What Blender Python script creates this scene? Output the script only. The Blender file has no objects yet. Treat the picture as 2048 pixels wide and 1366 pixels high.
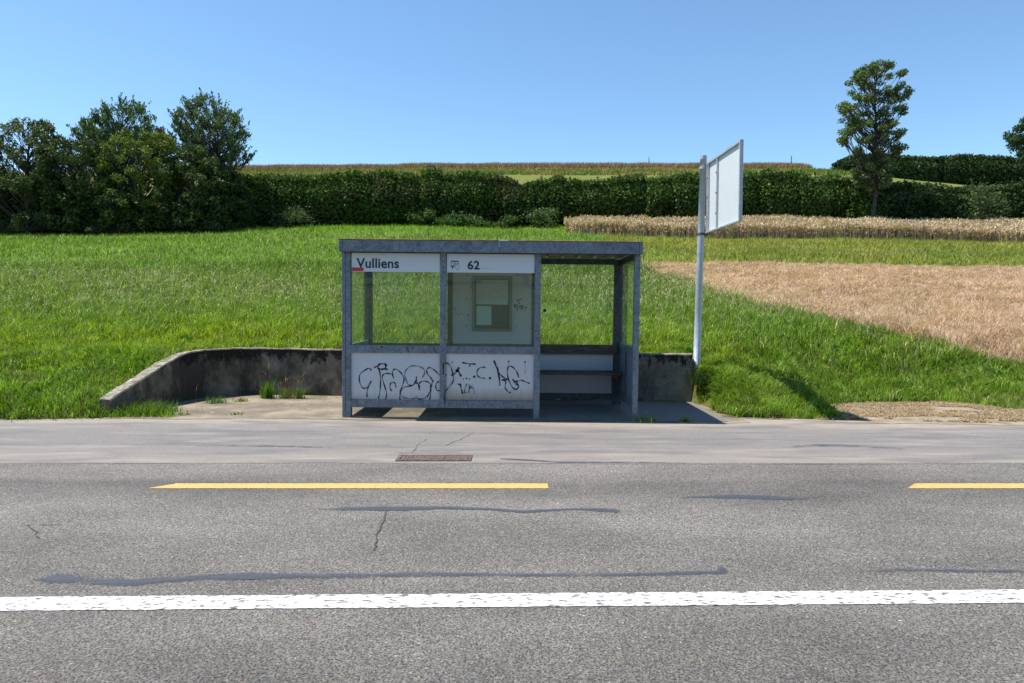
import bpy, bmesh, math, random
import numpy as np
from mathutils import Vector, Matrix, noise as mnoise
random.seed(7); rng = np.random.default_rng(7)
R = math.radians
sc = bpy.context.scene
COL = sc.collection

# ---------------------------------------------------------------- camera, sky, sun, exposure
CAM_H = 1.55; FPX = 1365.0; PITCH = math.atan(71/1365)
cd = bpy.data.cameras.new('camera'); cam = bpy.data.objects.new('camera', cd); COL.objects.link(cam)
cd.sensor_width = 36; cd.lens = FPX/2048*36; cd.clip_start = .05; cd.clip_end = 3000
cam.location = (0, 0, CAM_H); cam.rotation_euler = (math.pi/2-PITCH, 0, 0)
sc.camera = cam
SUN = Vector((-1.1, .14, 2.42)).normalized()
w = bpy.data.worlds.new('World'); sc.world = w; w.use_nodes = True
wn = w.node_tree; bg = wn.nodes['Background']
sky = wn.nodes.new('ShaderNodeTexSky'); sky.sky_type = 'NISHITA'; sky.sun_disc = False
sky.sun_elevation = math.asin(SUN.z); sky.sun_rotation = math.atan2(SUN.x, SUN.y) % (2*math.pi)
sky.altitude = 600; sky.air_density = 1.0; sky.dust_density = .15; sky.ozone_density = 2.0
hs = wn.nodes.new('ShaderNodeMix'); hs.data_type = 'RGBA'; hs.blend_type = 'MULTIPLY'; hs.inputs['Factor'].default_value = 1; hs.inputs[7].default_value = (.86, 1.02, 1.06, 1)
wn.links.new(sky.outputs[0], hs.inputs[6]); wn.links.new(hs.outputs[2], bg.inputs[0]); bg.inputs[1].default_value = .118
sl = bpy.data.lights.new('sun', 'SUN'); sl.energy = 4.6; sl.angle = R(.5); sl.color = (1, .955, .89)
so = bpy.data.objects.new('sun', sl); COL.objects.link(so); so.rotation_euler = (-SUN).to_track_quat('-Z', 'Y').to_euler()
sc.view_settings.view_transform = 'Standard'; sc.view_settings.look = 'None'
sc.view_settings.exposure = 0.68; sc.view_settings.gamma = 1
sc.cycles.max_bounces = 8; sc.cycles.transparent_max_bounces = 16; sc.cycles.sample_clamp_indirect = 6

# ---------------------------------------------------------------- helpers
SP, CP = math.sin(PITCH), math.cos(PITCH)
def P(px, py, y):          # x and z of a photo point at world depth y
    u = (px-1024)/FPX; v = (683-py)/FPX; k = y/(CP+v*SP)
    return u*k, CAM_H+(-SP+v*CP)*k
def G(px, py, z=0.0):      # point on flat ground
    u = (px-1024)/FPX; v = (683-py)/FPX; k = (z-CAM_H)/(-SP+v*CP)
    return u*k, k*(CP+v*SP)
def PX(px, y): return (px-1024)/FPX*y*1.0
def sstep(t): t = np.clip(t, 0, 1); return t*t*(3-2*t)
def _h(ix, iy, s):
    n = (ix.astype(np.int64)*374761393+iy.astype(np.int64)*668265263+s*1442695041) & 0xffffffff
    n = ((n ^ (n >> 13))*1274126177) & 0xffffffff
    return ((n ^ (n >> 16)) & 0xffff)/65535.0
def vn(x, y, s=0):
    x = np.asarray(x, float); y = np.asarray(y, float)
    ix = np.floor(x); iy = np.floor(y); fx = sstep(x-ix); fy = sstep(y-iy)
    a = _h(ix, iy, s); b = _h(ix+1, iy, s); c = _h(ix, iy+1, s); d = _h(ix+1, iy+1, s)
    return (a*(1-fx)+b*fx)*(1-fy)+(c*(1-fx)+d*fx)*fy
def fbm(x, y, s=0, o=3):
    r = 0; a = .5; t = 0
    for i in range(o): r = r+a*vn(x*2**i, y*2**i, s+i*17); t += a; a *= .5
    return r/t

def tag(o, label=None, cat=None, group=None, kind=None):
    if label: o['label'] = label
    if cat: o['category'] = cat
    if group: o['group'] = group
    if kind: o['kind'] = kind
    return o
def thing(name, label, cat, loc, group=None, rot=(0, 0, 0)):
    o = bpy.data.objects.new(name, None); COL.objects.link(o); o.location = loc; o.rotation_euler = rot
    o.empty_display_size = .2
    return tag(o, label, cat, group)
def root_loc(o):
    l = Vector((0, 0, 0))
    while o is not None: l += o.location; o = o.parent
    return l
def obj(name, me, mat, parent=None, origin=None, smooth=False):
    """me: mesh in world coordinates; shifted to the parent's (or own) origin"""
    if isinstance(me, bmesh.types.BMesh):
        m = bpy.data.meshes.new(name); me.to_mesh(m); me.free(); me = m
    if smooth: me.polygons.foreach_set('use_smooth', [True]*len(me.polygons))
    o = bpy.data.objects.new(name, me); COL.objects.link(o)
    if mat is not None: me.materials.append(mat)
    if parent is not None:
        me.transform(Matrix.Translation(-root_loc(parent))); o.parent = parent
    elif origin is not None:
        me.transform(Matrix.Translation(-Vector(origin))); o.location = origin
    return o
def box(bm, x0, x1, y0, y1, z0, z1, bev=0.0):
    r = bmesh.ops.create_cube(bm, size=1)
    vs = r['verts']
    for v in vs:
        v.co = Vector((x0+(v.co.x+.5)*(x1-x0), y0+(v.co.y+.5)*(y1-y0), z0+(v.co.z+.5)*(z1-z0)))
    if bev:
        es = list({e for v in vs for e in v.link_edges})
        bmesh.ops.bevel(bm, geom=es, offset=bev, segments=1, affect='EDGES')
    return bm
def bx(*a, **k): return box(bmesh.new(), *a, **k)
def tube(bm, pts, rads, n=8, cap=True):
    rings = []
    for i, p in enumerate(pts):
        p = Vector(p)
        d = (Vector(pts[min(i+1, len(pts)-1)])-Vector(pts[max(i-1, 0)])).normalized()
        a = d.cross(Vector((0, 0, 1)) if abs(d.z) < .9 else Vector((1, 0, 0))).normalized(); b = d.cross(a)
        rr_t = float(rads[i]); rings.append([bm.verts.new(p+rr_t*(math.cos(2*math.pi*k/n)*a+math.sin(2*math.pi*k/n)*b)) for k in range(n)])
    for r0, r1 in zip(rings, rings[1:]):
        for k in range(n): bm.faces.new((r0[k], r0[(k+1) % n], r1[(k+1) % n], r1[k]))
    if cap: bm.faces.new(rings[0]); bm.faces.new(rings[-1][::-1])
    return bm
def npmesh(name, V, F, C=None, k=3):
    """V (n,3), F (m,k) faces, C (n,3) colour per vertex"""
    me = bpy.data.meshes.new(name)
    me.vertices.add(len(V)); me.vertices.foreach_set('co', np.ascontiguousarray(V, np.float32).ravel())
    me.loops.add(F.size); me.loops.foreach_set('vertex_index', np.ascontiguousarray(F, np.int32).ravel())
    me.polygons.add(len(F)); me.polygons.foreach_set('loop_start', np.arange(0, F.size, k, dtype=np.int32))
    me.update(calc_edges=True)
    if C is not None:
        at = me.color_attributes.new('Col', 'FLOAT_COLOR', 'POINT')
        c4 = np.ones((len(V), 4), np.float32); c4[:, :3] = C; at.data.foreach_set('color', c4.ravel())
    return me

# ---------------------------------------------------------------- materials
class NT:
    def __init__(s, name):
        s.m = bpy.data.materials.new(name); s.m.use_nodes = True; s.t = s.m.node_tree
        s.b = s.t.nodes['Principled BSDF']; s.out = s.t.nodes['Material Output']
    def n(s, typ, **kw):
        nd = s.t.nodes.new(typ)
        for k, v in kw.items(): setattr(nd, k, v)
        return nd
    def l(s, a, b): s.t.links.new(a, b)
    def pos(s, scale=(1, 1, 1), objc=False):
        mp = s.n('ShaderNodeMapping'); mp.inputs['Scale'].default_value = scale
        if objc: s.l(s.n('ShaderNodeTexCoord').outputs['Object'], mp.inputs[0])
        else: s.l(s.n('ShaderNodeNewGeometry').outputs['Position'], mp.inputs[0])
        return mp.outputs[0]
    def noise(s, vec, scale, detail=4, rough=.55):
        q = s.n('ShaderNodeTexNoise'); q.inputs['Scale'].default_value = scale
        q.inputs['Detail'].default_value = detail; q.inputs['Roughness'].default_value = rough
        s.l(vec, q.inputs['Vector']); return q.outputs['Fac']
    def vor(s, vec, scale, out='Color'):
        q = s.n('ShaderNodeTexVoronoi'); q.inputs['Scale'].default_value = scale; s.l(vec, q.inputs['Vector'])
        return q.outputs[out]
    def ramp(s, fac, stops, interp='LINEAR'):
        q = s.n('ShaderNodeValToRGB'); cr = q.color_ramp; cr.interpolation = interp
        while len(cr.elements) < len(stops): cr.elements.new(.5)
        for e, (p, c) in zip(cr.elements, stops):
            e.position = p; e.color = (c, c, c, 1) if isinstance(c, (int, float)) else (*c, 1)
        s.l(fac, q.inputs[0]); return q.outputs[0]
    def mix(s, f, a, b, mode='MIX'):
        q = s.n('ShaderNodeMix', data_type='RGBA', blend_type=mode)
        for sock, v in ((q.inputs['Factor'], f), (q.inputs[6], a), (q.inputs[7], b)):
            if isinstance(v, (int, float)) : sock.default_value = v if sock.type == 'VALUE' else (v, v, v, 1)
            elif isinstance(v, tuple): sock.default_value = (*v, 1)
            else: s.l(v, sock)
        return q.outputs[2]
    def math(s, op, a, b=0, clamp=False):
        q = s.n('ShaderNodeMath', operation=op, use_clamp=clamp)
        for sock, v in ((q.inputs[0], a), (q.inputs[1], b)):
            if isinstance(v, (int, float)): sock.default_value = v
            else: s.l(v, sock)
        return q.outputs[0]
    def maprange(s, v, a, b, c=0, d=1):
        q = s.n('ShaderNodeMapRange'); s.l(v, q.inputs[0])
        for i, x in zip((1, 2, 3, 4), (a, b, c, d)): q.inputs[i].default_value = x
        return q.outputs[0]
    def sep(s, vec):
        q = s.n('ShaderNodeSeparateXYZ'); s.l(vec, q.inputs[0]); return q.outputs
    def bump(s, h, strength=.3, dist=.01):
        q = s.n('ShaderNodeBump'); q.inputs['Strength'].default_value = strength; q.inputs['Distance'].default_value = dist
        s.l(h, q.inputs['Height']); s.l(q.outputs[0], s.b.inputs['Normal'])
    def set(s, col=None, rough=.6, metal=0, spec=None):
        if col is not None:
            if isinstance(col, tuple): s.b.inputs['Base Color'].default_value = (*col, 1)
            else: s.l(col, s.b.inputs['Base Color'])
        if isinstance(rough, (int, float)): s.b.inputs['Roughness'].default_value = rough
        else: s.l(rough, s.b.inputs['Roughness'])
        s.b.inputs['Metallic'].default_value = metal
        if spec is not None: s.b.inputs['Specular IOR Level'].default_value = spec
        return s.m

def mat_plain(name, c, rough=.6, var=.15, scale=8, metal=0):
    q = NT(name); f = q.noise(q.pos(), scale)
    col = q.mix(f, tuple(x*(1-var) for x in c), tuple(min(1, x*(1+var)) for x in c))
    return q.set(col, rough, metal)
def mat_leafy(name, trans=.35, rough=.55, tint=1.0):
    q = NT(name); a = q.n('ShaderNodeAttribute', attribute_name='Col')
    q.l(a.outputs['Color'], q.b.inputs['Base Color']); q.b.inputs['Roughness'].default_value = rough
    q.b.inputs['Specular IOR Level'].default_value = .18
    tr = q.n('ShaderNodeBsdfTranslucent'); c = q.mix(1.0, a.outputs['Color'], (1.0, 1.15, .45), 'MULTIPLY'); q.l(c, tr.inputs[0])
    mx = q.n('ShaderNodeMixShader'); mx.inputs[0].default_value = trans
    q.l(q.b.outputs[0], mx.inputs[1]); q.l(tr.outputs[0], mx.inputs[2]); q.l(mx.outputs[0], q.out.inputs[0])
    return q.m
M = {}
M['grass'] = mat_leafy('grass_blades', .42, .5)
M['dry'] = mat_leafy('dry_straw', .25, .7)
M['leaf'] = mat_leafy('leaves', .28, .62)
def m_bark():
    q = NT('bark'); v = q.pos((3, 3, .8)); f = q.noise(v, 6, 6)
    q.bump(f, .6, .03); return q.set(q.ramp(f, [(.3, (.025, .021, .016)), (.7, (.10, .088, .07))]), .9)
M['bark'] = m_bark()
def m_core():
    q = NT('hull_shade'); f = q.noise(q.pos(), 5, 6); return q.set(q.ramp(f, [(.35, (.008, .010, .005)), (.7, (.03, .035, .015))]), 1, spec=.05)  # near-black colour of the light-blocking hull inside the hedges
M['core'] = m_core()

def m_asphalt():
    q = NT('asphalt'); v = q.pos(); X, Y, Z = q.sep(v)
    vc = q.vor(v, 105); g = q.n('ShaderNodeRGBToBW'); q.l(vc, g.inputs[0])
    sp = q.ramp(g.outputs[0], [(.0, .02), (.25, .085), (.5, .165), (.72, .24), (.93, .36), (1, .85)])
    fine = q.noise(v, 260, 3, .7); sp = q.mix(.38, sp, q.ramp(fine, [(.3, .02), (.5, .16), (.7, .40)]))
    # pinkish and bluish stones
    tint = q.ramp(q.vor(v, 61), [(0, (.9, .95, 1.08)), (.5, (1, 1, 1)), (1, (1.12, .98, .93))])
    col = q.mix(1.0, sp, tint, 'MULTIPLY')
    # wear bands along the lane and broad patches
    wob = q.math('MULTIPLY', q.math('SUBTRACT', q.noise(q.pos((.35, .8, 1)), 1, 3), .5), .9)
    yy = q.math('ADD', Y, wob)
    band = q.ramp(q.maprange(yy, 0, 8), [(.0, .60), (.30, .70), (.38, .88), (.44, 1.0), (.54, .95), (.62, 1.10), (.655, 1.06), (.69, .82), (.735, .80), (.755, 1.04), (.84, 1.16)])
    col = q.mix(1.0, col, band, 'MULTIPLY')
    pt = q.ramp(q.noise(q.pos((.5, 1.1, 1)), 1.1, 5, .6), [(.36, .80), (.64, 1.18)])
    col = q.mix(1.0, col, pt, 'MULTIPLY')
    col = q.mix(1.0, col, (.96, .885, .765), 'MULTIPLY')
    dk = q.vor(v, 62, 'Distance')
    pit = q.math('MULTIPLY', q.ramp(q.noise(v, 95, 2, .5), [(.38, 0.0), (.45, 1.0)]), 1)
    col = q.mix(pit, q.mix(1.0, col, .28, 'MULTIPLY'), col)
    h = q.math('ADD', q.vor(v, 115, 'Distance'), q.math('MULTIPLY', fine, .6))
    q.bump(q.math('ADD', h, q.math('MULTIPLY', pit, .8)), .55, .006)
    return q.set(col, .82, spec=.35)
M['asphalt'] = m_asphalt()
def m_shoulder():
    q = NT('worn_asphalt'); v = q.pos(); X, Y, Z = q.sep(v)
    g = q.n('ShaderNodeRGBToBW'); q.l(q.vor(v, 90), g.inputs[0])
    sp = q.ramp(g.outputs[0], [(0, .16), (.5, .23), (.95, .30), (1, .5)])
    sp = q.mix(.5, sp, q.ramp(q.noise(v, 170, 3, .75), [(.3, .07), (.5, .2), (.7, .42)]))
    col = q.mix(1.0, sp, (.80, .735, .68), 'MULTIPLY')
    wv = q.noise(q.pos((.45, 1.7, 1)), 1.0, 5, .6)
    yy = q.math('ADD', Y, q.math('MULTIPLY', q.math('SUBTRACT', wv, .5), .8))
    dust = q.ramp(q.maprange(yy, 6.6, 9.6), [(0, .45), (.12, .38), (.26, .08), (.5, .0), (.66, .15), (.80, .8), (1, 1)])
    dust = q.mix(1.0, dust, q.ramp(q.noise(q.pos((1, 2.6, 1)), 2.2, 6, .65), [(.3, .35), (.65, 1.1)]), 'MULTIPLY')
    col = q.mix(dust, col, q.mix(q.noise(v, 30, 5, .7), (.27, .22, .165), (.40, .34, .26)))
    bl = q.ramp(q.noise(q.pos((.55, 2.4, 1)), 1.25, 4, .55), [(.50, 0.0), (.62, .42)])
    col = q.mix(bl, col, (.085, .09, .10))
    pale = q.ramp(q.noise(q.pos((.35, 2.2, 1.5)), 2.1, 5, .6), [(.52, 0.0), (.66, .38)])
    col = q.mix(pale, col, (.34, .305, .265))
    q.bump(q.noise(v, 160, 4, .7), .35, .005)
    return q.set(col, .85, spec=.3)
M['shoulder'] = m_shoulder()
def m_paving():
    q = NT('sandy_concrete'); v = q.pos(); f = q.noise(v, 1.6, 7, .65)
    col = q.ramp(f, [(.3, (.12, .10, .075)), (.48, (.20, .165, .12)), (.62, (.29, .235, .165)), (.8, (.40, .33, .24))])
    col = q.mix(1.0, col, q.ramp(q.noise(v, 90, 4, .75), [(.3, .62), (.7, 1.3)]), 'MULTIPLY')
    sp = q.ramp(q.noise(v, 9, 5, .6), [(.64, 0.0), (.69, .7)]); col = q.mix(sp, col, (.38, .36, .32))
    q.bump(q.noise(v, 60, 5, .7), .5, .01); return q.set(col, .9, spec=.2)
M['paving'] = m_paving()
def m_floor():
    q = NT('shelter_floor'); v = q.pos(); col = q.ramp(q.noise(v, 40, 5, .7), [(.3, .07), (.7, .16)])
    return q.set(q.mix(q.noise(v, 1.5, 4), col, (.20, .18, .15)), .85, spec=.3)
M['floor'] = m_floor()
def m_dirt():
    q = NT('dry_dirt'); v = q.pos(); col = q.ramp(q.noise(v, 3.1, 7, .7), [(.3, (.15, .11, .07)), (.5, (.29, .23, .16)), (.7, (.40, .35, .28))])
    col = q.mix(1.0, col, q.ramp(q.noise(q.pos((1, 3, 1)), 70, 4, .75), [(.3, .6), (.7, 1.3)]), 'MULTIPLY')
    q.bump(q.noise(v, 50, 5, .7), .6, .015); return q.set(col, .95, spec=.1)
M['dirt'] = m_dirt()
def m_terrain():
    q = NT('turf_soil'); a = q.n('ShaderNodeAttribute', attribute_name='Col'); v = q.pos()
    f = q.ramp(q.noise(v, 3.5, 8, .75), [(.3, .6), (.7, 1.35)])
    col = q.mix(1.0, a.outputs['Color'], f, 'MULTIPLY')
    q.bump(q.noise(v, 9, 6, .7), .8, .08); return q.set(col, .95, spec=.1)
M['terrain'] = m_terrain()
def m_paint(name, c, wear_lo, wear_hi, ds=30):
    q = NT(name); v = q.pos(); f = q.noise(q.pos((.55, 1.6, 1)), ds, 6, .72)
    m = q.ramp(f, [(wear_lo, 0.0), (wear_hi, 1.0)])
    dirt = q.ramp(q.noise(v, 14, 6, .7), [(.3, .82), (.6, 1.0)])
    col = q.mix(m, (.13, .125, .12), q.mix(1.0, c, dirt, 'MULTIPLY'))
    q.bump(q.math('ADD', f, q.noise(v, 130, 3, .7)), .5, .006); return q.set(col, .7, spec=.3)
M['white_paint'] = m_paint('white_road_paint', (.68, .67, .64), .44, .465, 30)
M['yellow_paint'] = m_paint('yellow_road_paint', (.51, .365, .12), .35, .39, 30)
def m_tar():
    q = NT('tar'); v = q.pos((.8, 2.5, 1)); f = q.noise(v, 7, 6, .75)
    a = q.n('ShaderNodeAttribute', attribute_name='Col')
    q.set(q.mix(q.noise(q.pos(), 120, 3, .7), (.040, .047, .062), (.085, .095, .115)), .55)
    tr = q.n('ShaderNodeBsdfTransparent'); mx = q.n('ShaderNodeMixShader')
    s = q.math('ADD', q.math('MULTIPLY', f, 1.3), a.outputs['Fac']); q.l(q.maprange(s, .72, 1.12, 0, .78), mx.inputs[0])
    q.l(tr.outputs[0], mx.inputs[1]); q.l(q.b.outputs[0], mx.inputs[2]); q.l(mx.outputs[0], q.out.inputs[0]); return q.m
M['tar'] = m_tar()
M['crack'] = mat_plain('crack', (.05, .048, .045), .95)
def m_galv(name, lo, hi, rust=.0):
    q = NT(name); v = q.pos(objc=True)
    f = q.mix(.5, q.vor(v, 42), q.vor(v, 90)); g = q.n('ShaderNodeRGBToBW'); q.l(f, g.inputs[0])
    n2 = q.noise(v, 7, 6, .7)
    s = q.math('ADD', q.math('MULTIPLY', g.outputs[0], .45), q.math('MULTIPLY', n2, .65))
    col = q.ramp(s, [(.38, lo), (.72, hi)])
    wh = q.ramp(q.noise(q.pos((2, 2, .6), objc=True), 11, 6, .7), [(.62, 0.0), (.74, .55)])
    col = q.mix(wh, col, (.42, .45, .48))
    if rust:
        rs = q.ramp(q.noise(v, 5, 6, .7), [(.60, 0.0), (.68, rust)]); col = q.mix(rs, col, (.20, .10, .045))
    q.bump(n2, .12, .003)
    return q.set(col, q.ramp(n2, [(.3, .42), (.7, .62)]), .35)
M['galv'] = m_galv('galvanised_steel', (.095, .116, .145), (.24, .275, .32), .0)
M['galv_dark'] = m_galv('galvanised_shaded', (.028, .034, .043), (.085, .10, .125), .3)  # darker steel copy: interior shade put into the colour, with some rust
M['pole'] = m_galv('pole_steel', (.36, .40, .44), (.50, .54, .58))
M['alu'] = m_galv('aluminium', (.38, .40, .42), (.55, .57, .59))
def m_flash():
    q = NT('brown_flashing'); f = q.noise(q.pos((1.5, 4, 4)), 6, 5); q.set(q.ramp(f, [(.35, (.22, .10, .04)), (.65, (.50, .29, .12))]), .7); return q.m
M['flash'] = m_flash()
def m_glass(name, tint, dirt):
    q = NT(name); q.t.nodes.remove(q.b)
    tr = q.n('ShaderNodeBsdfTransparent'); tr.inputs[0].default_value = (*tint, 1)
    gl = q.n('ShaderNodeBsdfGlossy'); gl.inputs['Roughness'].default_value = .02; gl.inputs[0].default_value = (.95, 1, 1, 1)
    lw = q.n('ShaderNodeLayerWeight'); lw.inputs[0].default_value = .5   # same on both faces of the pane
    fr = q.math('ADD', q.math('MULTIPLY', q.math('POWER', lw.outputs['Facing'], 4.0), .8), .045)
    mx = q.n('ShaderNodeMixShader'); q.l(fr, mx.inputs[0]); q.l(tr.outputs[0], mx.inputs[1]); q.l(gl.outputs[0], mx.inputs[2])
    df = q.n('ShaderNodeBsdfDiffuse'); df.inputs[0].default_value = (.62, .70, .66, 1)
    f = q.noise(q.pos((1.4, 1.4, 1.1)), 2.2, 6, .65); m2 = q.n('ShaderNodeMixShader')
    q.l(q.maprange(f, .35, .75, dirt*.25, dirt), m2.inputs[0]); q.l(mx.outputs[0], m2.inputs[1]); q.l(df.outputs[0], m2.inputs[2])
    q.l(m2.outputs[0], q.out.inputs[0]); return q.m
M['glass'] = m_glass('pane_glass', (.925, .955, .94), .04)
def m_panel(name, c, grime, rust=(.30, .24, .18), z0=0, z1=1):
    q = NT(name); v = q.pos(objc=True); X, Y, Z = q.sep(q.pos(objc=True))
    col = q.mix(q.noise(v, 5, 6, .7), tuple(x*.90 for x in c), c)
    if grime:
        low = q.maprange(q.math('ADD', Z, q.math('MULTIPLY', q.noise(q.pos((6, 1, 1), objc=True), 3, 5, .7), .13)), z0, z1, 1, 0)
        col = q.mix(q.math('MULTIPLY', low, grime), col, rust)
        st = q.ramp(q.noise(q.pos((14, 1, .7), objc=True), 2, 5, .7), [(.62, 0.0), (.72, .22)]); col = q.mix(st, col, (.40, .37, .33))
    return q.set(col, .45)
M['white'] = m_panel('white_enamel', (.62, .66, .68), 0)
M['signwhite'] = m_panel('white_panel_back', (.66, .68, .68), 0)
M['panel_l'] = m_panel('dusty_white_panel', (.56, .57, .60), .6, (.28, .25, .21), z0=.30, z1=.42)
M['panel_r'] = m_panel('rust_edged_white_panel', (.57, .57, .59), .95, (.22, .165, .11), z0=.30, z1=.50)
M['panel_b'] = m_panel('grey_white_panel', (.52, .55, .58), .3, z0=.3, z1=.5)
M['panel_s'] = m_panel('grey_side_panel', (.17, .205, .24), .3, z0=.3, z1=.5)
M['ink'] = mat_plain('sign_ink', (.018, .028, .05), .5, .05)
M['marker'] = mat_plain('black_marker', (.010, .011, .018), .35, .1)
M['fadedmarker'] = mat_plain('faded_marker', (.11, .12, .15), .6, .3, 30)
M['red'] = mat_plain('red_sticker', (.50, .035, .045), .5, .08)
def m_wood():
    q = NT('weathered_wood'); f = q.noise(q.pos((1.2, 8, 14)), 4, 6, .7)
    return q.set(q.ramp(f, [(.3, (.035, .027, .022)), (.55, (.09, .07, .058)), (.75, (.22, .20, .19))]), .75)
M['wood'] = m_wood()
def m_wall():
    q = NT('stained_concrete'); v = q.pos(objc=True); n = q.n('ShaderNodeNewGeometry'); X, Y, Z = q.sep(v)
    base = q.ramp(q.noise(v, 3.5, 7, .7), [(.3, (.11, .092, .07)), (.5, (.20, .17, .13)), (.72, (.31, .27, .215))])
    st = q.ramp(q.math('ADD', q.noise(q.pos((1.6, 1.6, .9), objc=True), 1.3, 7, .72), q.maprange(X, -5.5, -1, .16, -.05)), [(.44, 0.0), (.62, .85)]); col = q.mix(st, base, (.040, .034, .028))
    drip = q.math('ADD', q.noise(q.pos((4, 4, 2.2), objc=True), 1.6, 6, .75), q.math('MULTIPLY', q.math('SUBTRACT', Z, .62), .9))
    col = q.mix(q.ramp(drip, [(.52, 0.0), (.60, .95)]), col, (.02, .018, .014))
    lich = q.ramp(q.noise(v, 16, 3, .6), [(.70, 0.0), (.73, .7)]); col = q.mix(lich, col, (.40, .40, .36))
    nz = q.sep(n.outputs['Normal'])[2]; top = q.maprange(nz, .5, .8)
    tcol = q.ramp(q.noise(v, 12, 6, .75), [(.34, (.06, .05, .03)), (.46, (.20, .17, .12)), (.64, (.42, .40, .36))])
    col = q.mix(top, col, tcol); q.bump(q.noise(v, 25, 6, .7), .5, .01)
    return q.set(col, .95, spec=.15)
M['wall'] = m_wall()
def m_rust():
    q = NT('rusty_iron'); v = q.pos(); return q.set(q.ramp(q.noise(v, 25, 5, .7), [(.3, (.06, .045, .038)), (.55, (.13, .09, .07)), (.75, (.24, .18, .14))]), .8, .2)
M['rust'] = m_rust()
M['wire'] = mat_plain('fence_wire', (.12, .15, .16), .5)
M['stake'] = mat_plain('wood_stake', (.10, .085, .07), .9)

# ---------------------------------------------------------------- ground heights
SEAM = G(1024, 926)[1]                   # road meets the bus bay
WING = [(9.0, -5.56), (9.3, -5.48), (9.9, -5.35), (10.9, -5.21), (11.25, -4.99), (11.6, -4.6)]
def xw(y): return np.interp(y, [a for a, b in WING], [b for a, b in WING])
def edge(x):                            # where asphalt ends and the verge begins
    return np.interp(x, [-30, -12, -6.9, -5.6, 2.9, 3.2, 4.1, 4.65, 4.9, 5.8, 6.5, 6.9, 7.4, 8.2, 30], [8.9, 8.9, 9.0, 9.15, 9.45, 9.62, 9.5, 9.5, 10.75, 11.1, 11.15, 11.2, 10.9, 9.6, 9.2])
def wy(x): return np.interp(x, [-4.3, 3], [11.6, 11.15])
def tilt(x, y): return -.0095*(np.clip(x, -4, 4)+.3)*sstep((y-7.2)/1.6)
FK = .178
def field(x, y):
    f = .78+FK*np.maximum(y-11.7, 0)+.05*np.minimum(y-11.7, 0)
    f = f-.010*np.maximum(-x-4, 0)*sstep((y-20)/20)
    far = np.maximum(y-50, 0)
    f = np.where(y > 50, (.78+FK*38.3)-.010*np.maximum(-x-4, 0)+np.interp(far, [0, 90, 110, 400], [0, 22.0, 22.3, 9]), f)
    f = f-2.6*sstep((x-57)/12)*sstep((y-70)/50)
    f = f+.30*(fbm(x*.12, y*.12, 5)-.5)*sstep((y-14)/14)+.06*(fbm(x*.8, y*.8, 9)-.5)
    return f
def Hgt(x, y):
    x = np.asarray(x, float); y = np.asarray(y, float)
    e = edge(x); t = np.where(x < 0, 10.9, np.interp(x, [3, 4.7, 5.5, 8], [11.9, 12.2, 14.0, 13.2]))
    u = np.clip((y-e)/(t-e), 0, 1); b = field(x, y)*np.where(x > 2.5, u*.85+sstep(u)*.15, u**.72)+tilt(x, y)
    s = np.ones_like(b)
    s = np.where((x < -3) & (y < 11.7), np.clip((xw(y)-.06-x)/.1, 0, 1), s)
    s = np.where((x >= -4.7) & (x < 2.97), np.clip((y-wy(x)-.03)/.1, 0, 1), s)
    s = np.where((x >= 2.97) & (y < 11.75), sstep((x-2.97)/.45+np.clip((y-10.95)/.2, 0, 1)), s)
    s = np.where(y > 11.9, 1, s)
    flat = tilt(x, y)-.03
    z = flat*(1-s)+b*s
    z = np.where(y < e, flat, z)
    # land behind the camera
    return np.where(y < -6, -.05+.07*np.maximum(-y-6, 0)**1.02, z)
def in_tan(x, y):
    bx_ = np.interp(y, [10.6, 11.3, 12.1, 12.8, 13.85, 17.6, 20.5, 23.9], [12.5, 10.6, 8.9, 8.0, 7.05, 5.6, 4.9, 4.2])+.55*(fbm(x*.9, y*.9, 31)-.5)*2
    return (x > bx_) & (y < 24.0+.5*(vn(x*.5, y, 3)-.5)) & (y > 10.5)
def in_crop(x, y):
    f = np.interp(x, [3, 3.6, 6, 12, 30], [41.5, 40, 38.5, 36.5, 34.2])
    return (x > 3.2+.6*vn(y, x*0, 4)) & (y > f) & (y < np.interp(x, [3, 20, 40], [46, 44.5, 42.5]))
def in_strip(x, y): return (x > np.interp(y, [23.5, 34, 40], [4.6, 5.2, 5.0])) & (y > 23.7) & (~in_crop(x, y)) & (y < 42)
def in_pave(x, y): return ~((y < 9.62+.25*(x+5.4)) & (x < -4.75+.4*(vn(y*4, x*3, 8)-.5))) & (x > xw(y)-.12) & (x < 3.0+.2*vn(y*3, x*0, 8)) & (y < wy(x)+.05+.12*vn(x*5, y*0, 3))

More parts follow.
